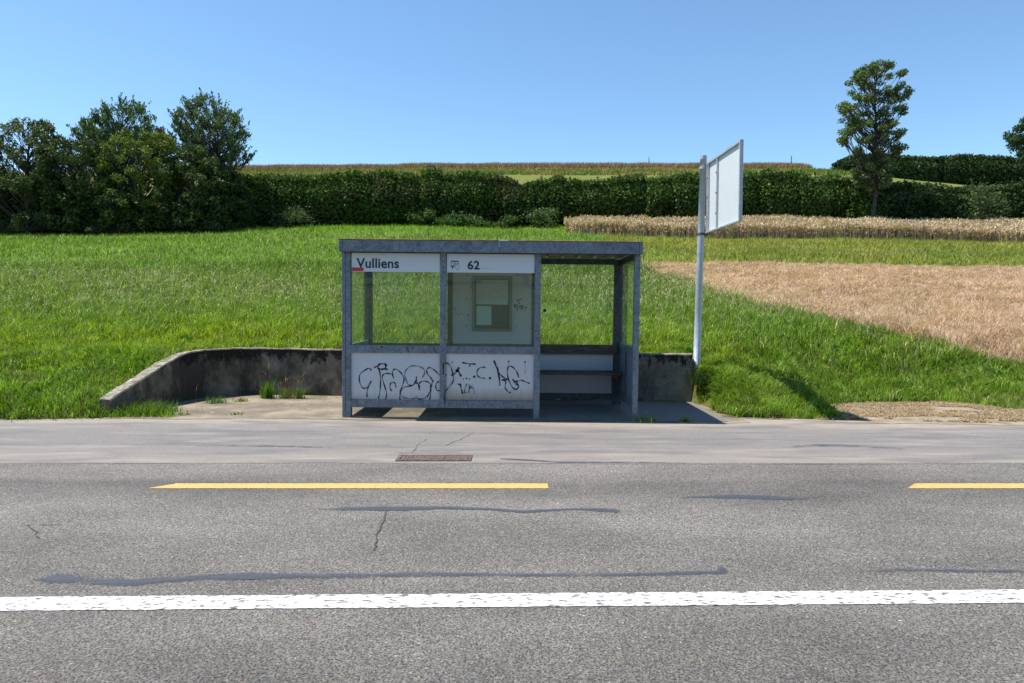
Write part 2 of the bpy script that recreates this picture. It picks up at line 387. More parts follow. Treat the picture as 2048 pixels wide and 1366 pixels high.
def turf_colour(x, y):
    """albedo of the plants on the ground at x, y"""
    n1 = fbm(x*.35, y*.35, 51)[:, None]; n2 = fbm(x*1.6, y*1.6, 61)[:, None]
    mid = np.array([.245, .36, .034]); deep = np.array([.175, .30, .030]); yel = np.array([.36, .44, .03]); blu = np.array([.165, .265, .042])
    c = mid*(1-n2)+deep*n2
    near = np.exp(-((y-12.4)/1.5)**2)[:, None]*(.05+1.1*n1)*(x < 4)[:, None]; c = c*(1-np.clip(near, 0, 1))+yel*np.clip(near, 0, 1)
    f = sstep((y-16)/6)[:, None]; c = c*(1-.75*f)+(blu*(.8+.4*n1))*.75*f
    fe = sstep((y-39)/6)[:, None]; c = c*(1-fe)+np.array([.17, .30, .02])*fe
    s = in_strip(x, y)[:, None]; c = np.where(s, np.array([.225, .285, .042])*(.70+.5*n2)+np.array([.08, .03, .01])*n1, c)
    h = (y > 50)[:, None]; c = np.where(h, np.array([.15, .19, .035])+n1*np.array([.06, .03, .02]), c)
    d = ((y > 112) & (x < 60))[:, None]; c = np.where(d, np.array([.24, .20, .07])*(.6+.8*n2), c)
    t = (in_tan(x, y) | in_crop(x, y))[:, None]; c = np.where(t, np.array([.42, .29, .17])*(.75+.4*n2), c)
    return c

def build_terrain():
    xs = np.concatenate([np.linspace(-420, -60, 25), np.arange(-58, -12, 1.6), np.arange(-12, -6.6, .4), np.arange(-6.6, 4.4, .09), np.arange(4.4, 14, .3), np.arange(14, 60, 1.6), np.linspace(62, 420, 25)])
    ys = np.concatenate([np.linspace(-300, -8, 20), np.linspace(-6, 6, 5), np.arange(8.0, 12.2, .09), np.arange(12.3, 20, .3), np.arange(20.4, 52, .8), np.linspace(53, 170, 60), np.linspace(180, 420, 16)])
    X, Y = np.meshgrid(xs, ys); z = Hgt(X.ravel(), Y.ravel()); V = np.stack([X.ravel(), Y.ravel(), z], 1)
    nx = len(xs); i = (np.arange(len(ys)-1)[:, None]*nx+np.arange(nx-1)[None]).ravel()
    F = np.stack([i, i+1, i+1+nx, i+nx], 1)
    C = turf_colour(V[:, 0], V[:, 1])*np.where(V[:, 1] < 49, .70, .8)[:, None]
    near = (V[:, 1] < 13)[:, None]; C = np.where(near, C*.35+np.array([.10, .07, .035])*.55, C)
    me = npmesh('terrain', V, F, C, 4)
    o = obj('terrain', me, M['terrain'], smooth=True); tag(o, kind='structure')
build_terrain()

def sheet(name, pts, z, mat, tl=True, res=None):
    bm = bmesh.new(); bm.faces.new([bm.verts.new((x, y, z)) for x, y in pts])
    o = obj(name, bm, mat); return tag(o, kind='structure')
def grid_sheet(name, xs, y0f, y1f, ny, zoff, mat):
    V = []; xs = np.asarray(xs, float)
    for j in range(ny+1):
        t = j/ny; yy = y0f(xs)*(1-t)+y1f(xs)*t
        V.append(np.stack([xs, yy, tilt(xs, yy)+zoff], 1))
    V = np.concatenate(V); nx = len(xs); i = (np.arange(ny)[:, None]*nx+np.arange(nx-1)[None]).ravel()
    me = npmesh(name, V, np.stack([i, i+1, i+1+nx, i+nx], 1), None, 4)
    return tag(obj(name, me, mat), kind='structure')
sheet('road', [(-400, -4.2), (400, -4.2), (400, SEAM), (-400, SEAM)], 0.0, M['asphalt'])
xx = np.concatenate([[-400, -60, -20], np.arange(-12, 12.05, .2), [20, 60, 400]])
wob = lambda x: .10*(fbm(x*1.7, x*0+3, 77, 4)-.5)*2
grid_sheet('bus_bay', xx, lambda x: 0*x+SEAM+.001, lambda x: np.minimum(edge(x), 9.75)+wob(x)+.06, 14, .001, M['shoulder'])
px_ = np.arange(-5.56, 3.3, .08)
def paved_back(x): return np.where(x < -4.6, np.interp(x, [-5.6, -5.56, -5.48, -5.35, -5.21, -4.99, -4.6], [9.0, 9.1, 9.35, 9.95, 10.93, 11.28, 11.61]), wy(x)+.02)
grid_sheet('pavement', px_, lambda x: np.full_like(x, 9.0)+wob(x*1.3)*.8+.12, paved_back, 20, .005, M['paving'])
fx = np.arange(-.75, 3.0, .1)
grid_sheet('shelter_floor', fx, lambda x: 9.22+.012*np.sin(x*7), lambda x: wy(x)-.01, 12, .009, M['floor'])
dx = np.arange(3.0, 9.4, .1)
grid_sheet('bare_ground', dx, lambda x: np.interp(x, [3, 4, 5, 6.5, 8, 9.4], [9.62, 9.40, 9.20, 9.02, 8.92, 8.85])+wob(x*2), lambda x: np.maximum(edge(x)+.3, 9.7)+wob(x*3+5)*2, 12, .005, M['dirt'])

def band_mark(name, pts, mat, z=.004, fade=None, kind='structure'):
    """ribbon with half widths on the road: pts (x, y, half width)"""
    V = []; F = []; C = []
    for i, (x, y, h) in enumerate(pts):
        f = 0 if fade is None else (fade[i])
        V += [(x, y-h, z), (x, y, z), (x, y+h, z)]; C += [(f-.22,)*3, (f+.08,)*3, (f-.22,)*3]
        if i: a = 3*i; F += [(a-3, a, a+1, a-2), (a-2, a+1, a+2, a-1)]
    me = npmesh(name, np.array(V), np.array(F), np.clip(np.array(C), 0, 1), 4); o = obj(name, me, mat)
    return tag(o, kind=kind)
def px_band(name, pp, mat, z=.004, wig=.10):
    """pp: (px, py, half thickness px, strength)"""
    pts = []; fd = []
    for (a, b) in zip(pp, pp[1:]):
        n = max(2, int(abs(b[0]-a[0])/12))
        for k in range(n):
            t = k/n; q = [a[i]*(1-t)+b[i]*t for i in range(4)]
            x, y = G(q[0], q[1]); _, y2 = G(q[0], q[1]-q[2]); h = abs(y2-y)*(1+wig*random.uniform(-1, 1))
            pts.append((x, y+h*wig*.5*random.uniform(-1, 1), h)); fd.append(q[3])
    return band_mark(name, pts, mat, z, fd)
# white centre line (slightly converging with the bay), yellow bus bay marking with slanted ends
def painted(name, l, r, th0, th1, mat, step=.02, jag=.0035, slant=0):
    n = int((r[0]-l[0])/step); V = []; F = []
    for i in range(n+1):
        t = i/n; x = l[0]*(1-t)+r[0]*t; y = l[1]*(1-t)+r[1]*t; th = th0*(1-t)+th1*t; j = random.uniform(-jag, jag); k = random.uniform(-jag, jag)
        e = 1.0
        V += [(max(x, l[0]+slant), y+th+j, .004), (x, y-th+k, .004)]
        if i: a = 2*i; F.append((a-2, a-1, a+1, a))
    V = np.array(V); o = obj(name, npmesh(name, V, np.array(F), None, 4), mat); return tag(o, kind='structure')
def line_y(px, py0, py1): a = G(px, py0)[1]; b = G(px, py1)[1]; return (a+b)/2, abs(a-b)/2
yl, tl_ = line_y(0, 1197, 1221); yr, tr_ = line_y(2048, 1181, 1206)
sl_ = (yr-yl)/(G(2048, 1193)[0]-G(0, 1209)[0]); ym = yl-G(0, 1209)[0]*sl_
painted('centre_line', (-30, ym-30*sl_), (30, ym+30*sl_), .082, .082, M['white_paint'])
yy_, ty_ = line_y(700, 967.5, 977.5); xl = G(303, 973)[0]; xr = G(1096, 972)[0]; x2 = G(1803, 972)[0]
for a, b in ((xl, xr), (x2, x2+6), (xl-11.6, xl-5.3)):
    painted('bay_marking', (a, yy_), (b, yy_), ty_, ty_, M['yellow_paint'], slant=.16, jag=.004)
px_band('tar_seal', [(75, 1158, 5, .1), (100, 1157, 9, .45), (180, 1162, 8, .35), (260, 1166, 7, .5), (400, 1156, 6, .35), (480, 1153, 7, .55), (640, 1153, 5, .35), (850, 1149, 5, .4), (1100, 1151, 4, .3), (1300, 1149, 4, .35), (1430, 1145, 4, .45), (1448, 1140, 7, .5), (1460, 1142, 3, .1)], M['tar'])
px_band('tar_seal', [(1715, 1144, 2, .1), (1800, 1141, 4, .35), (2048, 1143, 4, .3), (2300, 1146, 4, .3)], M['tar'])
px_band('tar_seal', [(638, 1018, 2, .1), (690, 1018, 4, .45), (800, 1018, 4, .65), (900, 1016, 3, .5), (980, 1019, 2.5, .5), (1050, 1024, 3, .5), (1150, 1018, 2, .4), (1232, 1022, 4, .5), (1250, 1020, 2, .1)], M['tar'])
px_band('tar_seal', [(1355, 996, 1.5, .1), (1400, 994, 3, .4), (1480, 994, 4, .5), (1540, 996, 4.5, .5), (1600, 998, 3, .2), (1665, 993, 1.5, 0)], M['tar'])
px_band('tar_seal', [(40, 1050, 1.5, .1), (100, 1050, 2, .25), (175, 1052, 1.5, 0)], M['tar'])
px_band('tar_seal', [(1000, 918, 1, .4), (1060, 921, 1.4, .5), (1120, 925, 1, .4), (1300, 925, .8, .3), (1430, 928, .6, .1)], M['tar'], z=.006)
px_band('tar_seal', [(1560, 896, 2, .0), (1640, 890, 3.5, .3), (1720, 892, 3.5, .2), (1820, 899, 3, .0)], M['tar'], z=.006)
px_band('tar_seal', [(150, 893, 2, .0), (240, 888, 3, .0), (400, 892, 3, .0), (560, 893, 2.5, .25), (720, 898, 2, .0)], M['tar'], z=.006)
def crack(pts, w=.004):
    bm = bmesh.new(); P2 = []
    for (a, b) in zip(pts, pts[1:]):
        for k in range(6):
            t = k/6; x, y = G(a[0]*(1-t)+b[0]*t, a[1]*(1-t)+b[1]*t); P2.append((x+random.uniform(-.012, .012), y+random.uniform(-.012, .012)))
    prev = None
    for i, (x, y) in enumerate(P2):
        q = P2[min(i+1, len(P2)-1)]; r = P2[max(i-1, 0)]; d = Vector((q[0]-r[0], q[1]-r[1], 0)).normalized(); n = Vector((-d.y, d.x, 0))*w*random.uniform(.4, 1.2)
        cur = (bm.verts.new(Vector((x, y, .005))+n), bm.verts.new(Vector((x, y, .005))-n))
        if prev: bm.faces.new((prev[0], prev[1], cur[1], cur[0]))
        prev = cur
    return tag(obj('crack', bm, M['crack']), kind='structure')
crack([(772, 1022), (764, 1050), (752, 1080), (748, 1108)], .006)
crack([(826, 905), (838, 888), (860, 876)], .004); crack([(888, 892), (925, 878), (950, 864)], .004)
crack([(56, 1052), (72, 1066), (76, 1082)], .004); crack([(150, 927), (420, 927), (790, 926)], .004); crack([(940, 926), (1400, 929), (2048, 928)], .004)
crack([(800, 907), (950, 905)], .004)

# ---------------------------------------------------------------- drain cover
dl = G(790, 923); dr = G(938, 923); dt = G(850, 911.5)
x0, x1, y0, y1 = dl[0], dr[0]+.02, dl[1], dt[1]
dc = thing('drain_cover', 'rusty brown rectangular drain cover set in the asphalt in front of the bus shelter', 'drain cover', ((x0+x1)/2, (y0+y1)/2, 0))
bm = bmesh.new()
for a, b, c, d in ((x0, x1, y0, y0+.035), (x0, x1, y1-.035, y1), (x0, x0+.035, y0+.035, y1-.035), (x1-.035, x1, y0+.035, y1-.035)): box(bm, a, b, c, d, -.01, .012, bev=.002)
obj('frame', bm, M['rust'], dc)
bm = bmesh.new(); n = 3; wd = (x1-x0-.07)/n
for i in range(n): box(bm, x0+.035+i*wd+.005, x0+.035+(i+1)*wd-.005, y0+.037, y1-.037, -.01, .009, bev=.002)
for i in range(16):
    xx0 = x0+.06+i*(x1-x0-.12)/16; box(bm, xx0, xx0+.018, y0+.05, y1-.05, .008, .0125)
obj('grate', bm, M['rust'], dc)

# ---------------------------------------------------------------- retaining wall
def build_wall():
    pts = [(2.96, 11.15, .795), (1, 11.27, .78), (-1, 11.4, .785), (-3, 11.52, .79), (-4.3, 11.6, .80), (-4.62, 11.57, .80), (-4.85, 11.40, .80), (-5.05, 11.18, .80), (-5.20, 10.92, .775), (-5.28, 10.4, .64), (-5.35, 9.9, .48), (-5.46, 9.4, .29), (-5.49, 9.28, .23)]
    bm = bmesh.new(); rings = []
    fine = []
    for a, b in zip(pts, pts[1:]):
        n = max(1, int(math.dist(a[:2], b[:2])/.15))
        for k in range(n): fine.append([a[i]*(1-k/n)+b[i]*k/n for i in range(3)])
    fine.append(list(pts[-1]))
    for i, p in enumerate(fine):
        a = Vector(fine[max(i-1, 0)][:2]); b = Vector(fine[min(i+1, len(fine)-1)][:2]); d = (b-a).normalized(); n = Vector((d.y, -d.x))  # away from the shelter
        j = random.uniform(-.006, .006); th = .19+random.uniform(-.006, .006); q = Vector(p[:2]); f = q-n*0; o = q+n*th
        z = p[2]+j+tilt(p[0], 11); zb = -.25
        rings.append([bm.verts.new((f.x, f.y, zb)), bm.verts.new((f.x, f.y, z-.018)), bm.verts.new((f.x+n.x*.015, f.y+n.y*.015, z)), bm.verts.new((o.x, o.y, z)), bm.verts.new((o.x, o.y, zb))])
    for r0, r1 in zip(rings, rings[1:]):
        for k in range(4): bm.faces.new((r0[k], r0[k+1], r1[k+1], r1[k]))
    bm.faces.new(rings[0][::-1]); bm.faces.new(rings[-1])
    bmesh.ops.recalc_face_normals(bm, faces=bm.faces)
    o = obj('retaining_wall', bm, M['wall'], origin=(-1, 11.6, 0))
    tag(o, 'low dark stained concrete retaining wall curving down into the grass behind the bus shelter', 'wall')
build_wall()

# ---------------------------------------------------------------- bus shelter
FY, BY = 9.3, 10.7
SH = thing('bus_shelter', 'grey galvanised steel bus shelter with glass panes and graffiti on its white panels', 'bus shelter', (-.3, FY, 0), rot=(0, .0095, 0))
def Xf(px): return P(px, 640, FY)[0]
def Zf(py): return P(1000, py+ .0, FY)[1]
def Xb(px): return P(px, 640, BY)[0]
def Zb(py): return P(1000, py, BY)[1]
ZS = lambda py: Zf(py)           # heights on the front plane
def part(name, bm, m, par=SH, label=None):
    o = obj(name, bm, m, par)
    if label: o['label'] = label
    return o
zr_top = Zf(483); zr_bot = Zf(506)
def screws(bm, x, y, zs, r=.008):
    for z in zs:
        rr = bmesh.ops.create_cone(bm, cap_ends=True, segments=8, radius1=r, radius2=r*.7, depth=.008)
        for v in rr['verts']: v.co = Vector((x+v.co.x, y-v.co.z, z+v.co.y))
# posts
xl0, xl1 = Xf(682), Xf(699)
bm = bx(xl0, xl0+.045, FY-.005, FY+.11, -.08, zr_bot+.01, bev=.004); box(bm, xl0+.048, xl1, FY, FY+.10, -.08, zr_bot+.01, bev=.003)
screws(bm, (xl0+.048+xl1)/2, FY, [2.15, 1.55, .95, .35]); part('post', bm, M['galv'])
xm0, xm1 = Xf(878), Xf(890); xt0, xt1 = Xf(1067), Xf(1079); xr0, xr1 = Xf(1266), Xf(1277)
zbr0, zbr1 = Zf(817), Zf(802); zmr0, zmr1 = Zf(708), Zf(693)
part('post', bx(xm0, xm1, FY, FY+.08, zbr0, zr_bot+.01, bev=.003), M['galv'])
part('post', bx(xt0, xt1, FY, FY+.08, -.08, zr_bot+.01, bev=.003), M['galv'])
part('post', bx(xr0, xr1, FY-.002, FY+.09, -.08, zr_bot+.01, bev=.003), M['galv'])
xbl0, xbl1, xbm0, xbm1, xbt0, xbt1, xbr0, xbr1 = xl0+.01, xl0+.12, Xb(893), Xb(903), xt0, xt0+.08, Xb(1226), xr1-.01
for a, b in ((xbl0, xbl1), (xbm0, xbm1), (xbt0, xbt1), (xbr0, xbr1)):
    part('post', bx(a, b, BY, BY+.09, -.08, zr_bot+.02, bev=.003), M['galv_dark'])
# base plates
# rails
def rail(x0, x1, y0, y1, z0, z1, m): return part('rail', bx(x0, x1, y0, y1, z0, z1, bev=.002), m)
for a, b in ((xl1, xm0), (xm1, xt0)):
    rail(a, b, FY+.004, FY+.07, zmr0, zmr1, M['galv']); rail(a, b, FY+.004, FY+.07, zbr0, zbr1, M['galv'])
zbt0, zbt1 = Zb(527), zr_bot+.03; zbm0, zbm1 = Zb(706), Zb(688); zbb0, zbb1 = Zb(797), Zb(785)
for a, b in ((xbl1, xbm0), (xbm1, xbt0), (xbt1, xbr0)):
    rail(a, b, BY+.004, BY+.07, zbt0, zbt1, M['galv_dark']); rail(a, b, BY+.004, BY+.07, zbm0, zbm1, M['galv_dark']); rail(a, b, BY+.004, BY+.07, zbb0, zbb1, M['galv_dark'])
# side frames
zsm0, zsm1 = zmr0, zmr1
for xa, xb in ((xl0+.03, xl0+.075), (xr1-.055, xr1-.012)):
    y0, y1 = FY+.112, BY-.002
    rail(xa, xb, y0, y1, zmr0, zmr1, M['galv']); rail(xa, xb, y0, y1, zbr0, zbr1, M['galv']); rail(xa, xb, y0, y1, zr_bot-.06, zr_bot, M['galv_dark'])
    xc = (xa+xb)/2
    part('pane', bx(xc-.003, xc+.003, y0+.01, y1-.01, zmr1+.001, zr_bot-.062), M['glass'])
    part('panel', bx(xc-.006, xc+.006, y0+.003, y1-.003, zbr1+.001, zmr0-.001), M['panel_s'])
    bm = bx(xa-.004, xb+.004, (y0+y1)/2-.02, (y0+y1)/2+.02, zbr1+.001, zmr0-.001); part('mullion', bm, M['galv_dark'])
# front panes, head panels, lower panels
gz1 = Zf(506.5)
for i, (a, b) in enumerate(((xl1, xm0), (xm1, xt0))):
    part('pane', bx(a+.002, b-.002, FY+.035, FY+.041, zmr1+.001, gz1-.002), M['glass'])
    pz0, pz1 = Zf(545.5), Zf(507.5)
    hp = part('sign_panel', bx(a+.012 if i == 0 else a+.006, b-.005, FY+.018, FY+.030, pz0, pz1, bev=.002), M['white'], label=('white name strip reading Vulliens', 'white line number strip reading 62')[i])
    if i == 0: sp1 = hp
    else: sp2 = hp
    lp = part('panel', bx(a+.002, b-.002, FY+.030, FY+.040, zbr1+.001, zmr0-.001), M[('panel_l', 'panel_r')[i]], label=('dusty white panel with looping black graffiti', 'white panel browned along the bottom with short black tags')[i])
    if i == 0: lp1 = lp
    else: lp2 = lp
for i, (a, b) in enumerate(((xbl1, xbm0), (xbm1, xbt0), (xbt1, xbr0))):
    if i != 1: part('pane', bx(a+.002, b-.002, BY+.035, BY+.041, zbm1+.001, zbt0-.001), M['glass'])
    part('panel', bx(a+.002, b-.002, BY+.02, BY+.03, zbb1+.001, zbm0-.001), M['panel_b'])
# notice board on the back wall
a, b = xbm1+.003, xbt0-.003
nb = part('notice_board', bx(a, b, BY+.018, BY+.032, zbm1+.002, zbt0-.002), M['panel_b'], label='pale back panel carrying a framed timetable case')
u0, u1, w0, w1 = Xb(943), Xb(1022), Zb(662), Zb(553)
bm = bmesh.new(); t = .04; ya, yb = BY-.02, BY+.017
for q in ((u0, u1, w0, w0+t), (u0, u1, w1-t, w1), (u0, u0+t, w0+t, w1-t), (u1-t, u1, w0+t, w1-t)): box(bm, q[0], q[1], ya, yb, q[2], q[3], bev=.004)
M['beige'] = mat_plain('grey_case_frame', (.17, .18, .17), .5)
M['paperg'] = mat_plain('green_paper', (.45, .62, .58), .8, .06); M['paperw'] = mat_plain('timetable_paper', (.50, .55, .54), .8, .08)
M['caseback'] = mat_plain('case_back', (.07, .095, .10), .6)
obj('frame', bm, M['beige'], nb)
bm = bmesh.new(); t2 = .012
for q in ((u0+t, u1-t, w0+t, w0+t+t2), (u0+t, u1-t, w1-t-t2, w1-t), (u0+t, u0+t+t2, w0+t+t2, w1-t-t2), (u1-t-t2, u1-t, w0+t+t2, w1-t-t2)): box(bm, q[0], q[1], ya+.006, yb, q[2], q[3])
obj('gasket', bm, M['galv_dark'], nb)
i0, i1, j0, j1 = u0+t+.013, u1-t-.013, w0+t+.013, w1-t-.013
obj('backing', bx(i0, i1, BY+.008, BY+.016, j0, j1), M['caseback'], nb)
jm = Zb(609)
obj('timetable', bx(i0+.003, i1-.003, BY+.003, BY+.007, jm, j1-.005), M['paperw'], nb)
obj('poster', bx(i0+.01, Xb(981), BY+.003, BY+.007, Zb(650), Zb(612)), M['paperg'], nb)
bm = bmesh.new()
box(bm, i0+.006, i1-.006, BY+.0012, BY+.003, j1-.052, j1-.046); box(bm, i0+.035, i0+.085, BY+.001, BY+.003, j1-.035, j1-.015)
for k in range(7): box(bm, i0+.10+k*.032, i0+.12+k*.032, BY+.001, BY+.003, j1-.034, j1-.026)
for r_ in range(16):
    z = j1-.07-r_*.0155; xx_ = i0+.02
    while xx_ < i1-.04:
        l_ = random.uniform(.01, .05); box(bm, xx_, min(xx_+l_, i1-.02), BY+.0015, BY+.003, z, z+.0035); xx_ += l_+random.uniform(.01, .03)
obj('print', bm, M['fadedmarker'], nb)
# ribbons of ink
def ribbon(bm, pts, w, y, smooth=True):
    """pts in (x,z), w half width"""
    if smooth and len(pts) > 2:
        out = []
        Q = [pts[0]]+list(pts)+[pts[-1]]
        for i in range(1, len(Q)-2):
            p0, p1, p2, p3 = Q[i-1], Q[i], Q[i+1], Q[i+2]
            for k in range(6):
                t = k/6
                out.append(tuple(.5*((2*p1[j])+(-p0[j]+p2[j])*t+(2*p0[j]-5*p1[j]+4*p2[j]-p3[j])*t*t+(-p0[j]+3*p1[j]-3*p2[j]+p3[j])*t**3) for j in (0, 1)))
        out.append(tuple(pts[-1])); pts = out
    n = len(pts); prev = None
    for i, p in enumerate(pts):
        a = pts[max(i-1, 0)]; b = pts[min(i+1, n-1)]; d = Vector((b[0]-a[0], b[1]-a[1]))
        d = d.normalized() if d.length > 1e-9 else Vector((1, 0)); ww = w*(.8+.35*math.sin(i*.7+n)) ; q = Vector((-d.y, d.x))*ww
        f = [bm.verts.new((p[0]+q.x, y, p[1]+q.y)), bm.verts.new((p[0]-q.x, y, p[1]-q.y)), bm.verts.new((p[0]-q.x, y+.0015, p[1]-q.y)), bm.verts.new((p[0]+q.x, y+.0015, p[1]+q.y))]
        if prev:
            for k in range(4): bm.faces.new((prev[k], prev[(k+1) % 4], f[(k+1) % 4], f[k]))
        prev = f
    return bm
# graffiti, traced strokes in crop units (crop of 420x180 photo px shown at 4.876x)
def gp(L): return [((Xf(680+a/4.876)), Zf(680+b/4.876)) for a, b in L]
gy = FY+.027
S_thin = [[(290, 315), (280, 292), (250, 295), (180, 350), (178, 430), (215, 485), (260, 465), (292, 410)], [(265, 462), (250, 510), (248, 572)],
 [(318, 285), (350, 272), (375, 330), (382, 400), (378, 500), (360, 585)],
 [(430, 590), (442, 540), (425, 470), (398, 380), (415, 345), (450, 338), (498, 345)],
 [(512, 388), (498, 340), (510, 300), (545, 300), (590, 340), (612, 390), (600, 450), (575, 520), (572, 580), (585, 612)],
 [(495, 510), (475, 480), (480, 435), (505, 422), (528, 440), (532, 472)],
 [(875, 470), (875, 530), (865, 590)],
 [(900, 412), (870, 370), (838, 330), (840, 290), (870, 278), (910, 300), (965, 350), (1015, 368), (1030, 340)],
 [(1005, 345), (1000, 240), (1030, 228), (1070, 260), (1092, 330), (1098, 400), (1060, 460), (1018, 510), (1012, 560), (1015, 635)],
 [(880, 465), (888, 430), (900, 400)], [(960, 408), (930, 430), (925, 470), (940, 500), (965, 495), (970, 460)],
 [(735, 575), (780, 585), (840, 560), (870, 500), (875, 450), (850, 418), (800, 410), (765, 430), (760, 470), (768, 500)]]
S_fade = [[(790, 380), (815, 330), (800, 285), (740, 262), (680, 265), (635, 300), (620, 350), (640, 420), (665, 455)],
 [(680, 460), (620, 470), (580, 510), (590, 560), (650, 580), (710, 580), (745, 555)]]
S_bold = [[(665, 455), (700, 450), (730, 410), (735, 365)], [(735, 425), (752, 440), (765, 470)], [(380, 300), (355, 285), (370, 250), (420, 245), (442, 262)], [(440, 250), (430, 285), (450, 302)], [(385, 300), (430, 292)]]
def split_obj(strokes, w, mname, name, par, cond):
    bm = bmesh.new()
    for s in strokes: ribbon(bm, gp(s), w, gy)
    return bm
bm = bmesh.new()
for s in S_thin:
    if not any(970 < p[0] < 1015 for p in s): ribbon(bm, gp(s), .0085, gy)
for s in S_bold: ribbon(bm, gp(s), .0125, gy)
obj('graffiti', bm, M['marker'], lp1)
bm = bmesh.new()
for s in S_fade: ribbon(bm, gp(s), .008, gy)
obj('graffiti', bm, M['fadedmarker'], lp1)
# strokes that cross the middle post lie on its front face
bm = bmesh.new()
for s in S_thin:
    if any(970 < p[0] < 1015 for p in s): ribbon(bm, gp(s), .0085, FY-.0035)
for s in ([(390, 72), (398, 80), (398, 88)], [(640, 75), (650, 105), (666, 125)], [(905, 80), (915, 110), (932, 128)]): ribbon(bm, gp(s), .006 if s[0][0] > 400 else .012, FY-.0035)
obj('graffiti', bm, M['marker'], SH)
bm = bmesh.new()
for s, ww in (([(1185, 225), (1245, 235), (1310, 238)], .009), ([(1258, 235), (1258, 265)], .008), ([(1078, 355), (1120, 320), (1155, 270)], .012), ([(1120, 295), (1150, 320), (1175, 360)], .013), ([(1125, 310), (1155, 305)], .016),
      ([(1412, 272), (1375, 268), (1335, 295), (1332, 345), (1365, 372), (1408, 375)], .008), ([(1494, 200), (1525, 280), (1548, 370), (1555, 448)], .012), ([(1530, 265), (1545, 320), (1590, 365), (1635, 382)], .009), ([(1630, 385), (1570, 392), (1612, 405), (1606, 460), (1630, 500), (1662, 516)], .009),
      ([(1740, 368), (1720, 310), (1680, 265), (1645, 255), (1628, 290), (1635, 370), (1670, 450), (1712, 488)], .009), ([(1680, 380), (1715, 430), (1740, 440)], .009), ([(1712, 488), (1742, 450), (1720, 410), (1765, 392), (1800, 405), (1848, 422)], .009), ([(1690, 412), (1720, 395)], .008),
      ([(1140, 440), (1170, 432)], .008), ([(1165, 432), (1175, 480), (1190, 530)], .011), ([(1235, 430), (1212, 470), (1210, 520), (1230, 515)], .006), ([(1255, 440), (1250, 525)], .006), ([(1285, 445), (1255, 480), (1290, 470), (1305, 530)], .005)): ribbon(bm, gp(s), ww, gy, smooth=len(s) > 2)
for (u, v, r) in ((1303, 362, .018), (1457, 374, .018), (1088, 222, .009), (1640, 210, .012), (1800, 212, .012), (1225, 378, .012), (1255, 385, .01), (1197, 385, .008), (1718, 435, .012), (1192, 226, .014), (1308, 238, .013)):
    c = gp([(u, v)])[0]; rr = bmesh.ops.create_cone(bm, cap_ends=True, segments=10, radius1=r, radius2=r, depth=.0018)
    for vt in rr['verts']: vt.co = Vector((c[0]+vt.co.x, gy+.001+vt.co.z, c[1]+vt.co.y))
obj('graffiti', bm, M['marker'], lp2)
M['ruststain'] = mat_plain('rust_streak', (.42, .30, .20), .8, .2)
for s in ([(1640, 215), (1642, 245)], [(1800, 220), (1802, 275), (1800, 330)]): obj('rust_streak', ribbon(bmesh.new(), gp(s), .005, gy+.001), M['ruststain'], lp2)
# lettering
def text_mesh(s, size, x, y, z, bold=.0, xs=1.0):
    c = bpy.data.curves.new('t', 'FONT'); c.body = s; c.size = size; c.extrude = .0012; c.offset = bold; c.space_character = 1.03
    o = bpy.data.objects.new('t', c); COL.objects.link(o); bpy.context.view_layer.update()
    me = bpy.data.meshes.new_from_object(o.evaluated_get(bpy.context.evaluated_depsgraph_get()))
    COL.objects.unlink(o); bpy.data.objects.remove(o)
    me.transform(Matrix.Translation((x, y, z)) @ Matrix.Rotation(math.pi/2, 4, 'X') @ Matrix.Diagonal((xs, 1, 1, 1)))
    return me
def fit_text(s, x0, x1, z0, zcap, bold):
    me = text_mesh(s, 1, 0, 0, 0, bold/ (zcap-z0)*.7)
    vs = [v.co for v in me.vertices]; a = min(v.x for v in vs); b = max(v.x for v in vs)
    h = max(v.z for v in vs); h0 = 0
    me.transform(Matrix.Translation((x0, FY+.0165, z0)) @ Matrix.Diagonal(((x1-x0)/(b-a), 1, (zcap-z0)/h, 1)) @ Matrix.Translation((-a, 0, 0)))
    return me
obj('lettering', fit_text('Vulliens', Xf(710.5), Xf(795.5), Zf(537.5), Zf(518.5), .0042), M['ink'], sp1)
obj('lettering', fit_text('62', Xf(932.5), Xf(956.5), Zf(538.5), Zf(521.5), .0045), M['ink'], sp2)
obj('sticker', bx(Xf(701.5), Xf(725), FY+.013, FY+.0155, Zf(544.5), Zf(537.5)), M['red'], sp1)
bm = bmesh.new(); ic = lambda L: [(Xf(880+a/5.465), Zf(470+b/5.465)) for a, b in L]; yi = FY+.0162
for s, ww in (([(108, 290), (184, 290)], .007), ([(108, 288), (108, 352)], .0035), ([(184, 290), (186, 318)], .0035), ([(112, 342), (128, 350)], .008), ([(112, 360), (128, 362)], .007), ([(118, 372), (124, 374)], .005),
      ([(130, 312), (150, 335), (165, 345)], .0025), ([(138, 305), (160, 328)], .0025), ([(148, 303), (168, 320)], .0025), ([(128, 325), (145, 350), (178, 382), (196, 352), (184, 335), (186, 318), (172, 308)], .0028), ([(128, 342), (148, 352)], .005), ([(150, 325), (162, 318), (170, 330)], .003)): ribbon(bm, ic(s), ww, yi, smooth=len(s) > 2)
for k in range(8): ribbon(bm, [(Xf(961+k*1.8), Zf(537.6)), (Xf(962.2+k*1.8), Zf(537.6))], .0022, yi, False)
obj('bus_icon', bm, M['ink'], sp2)
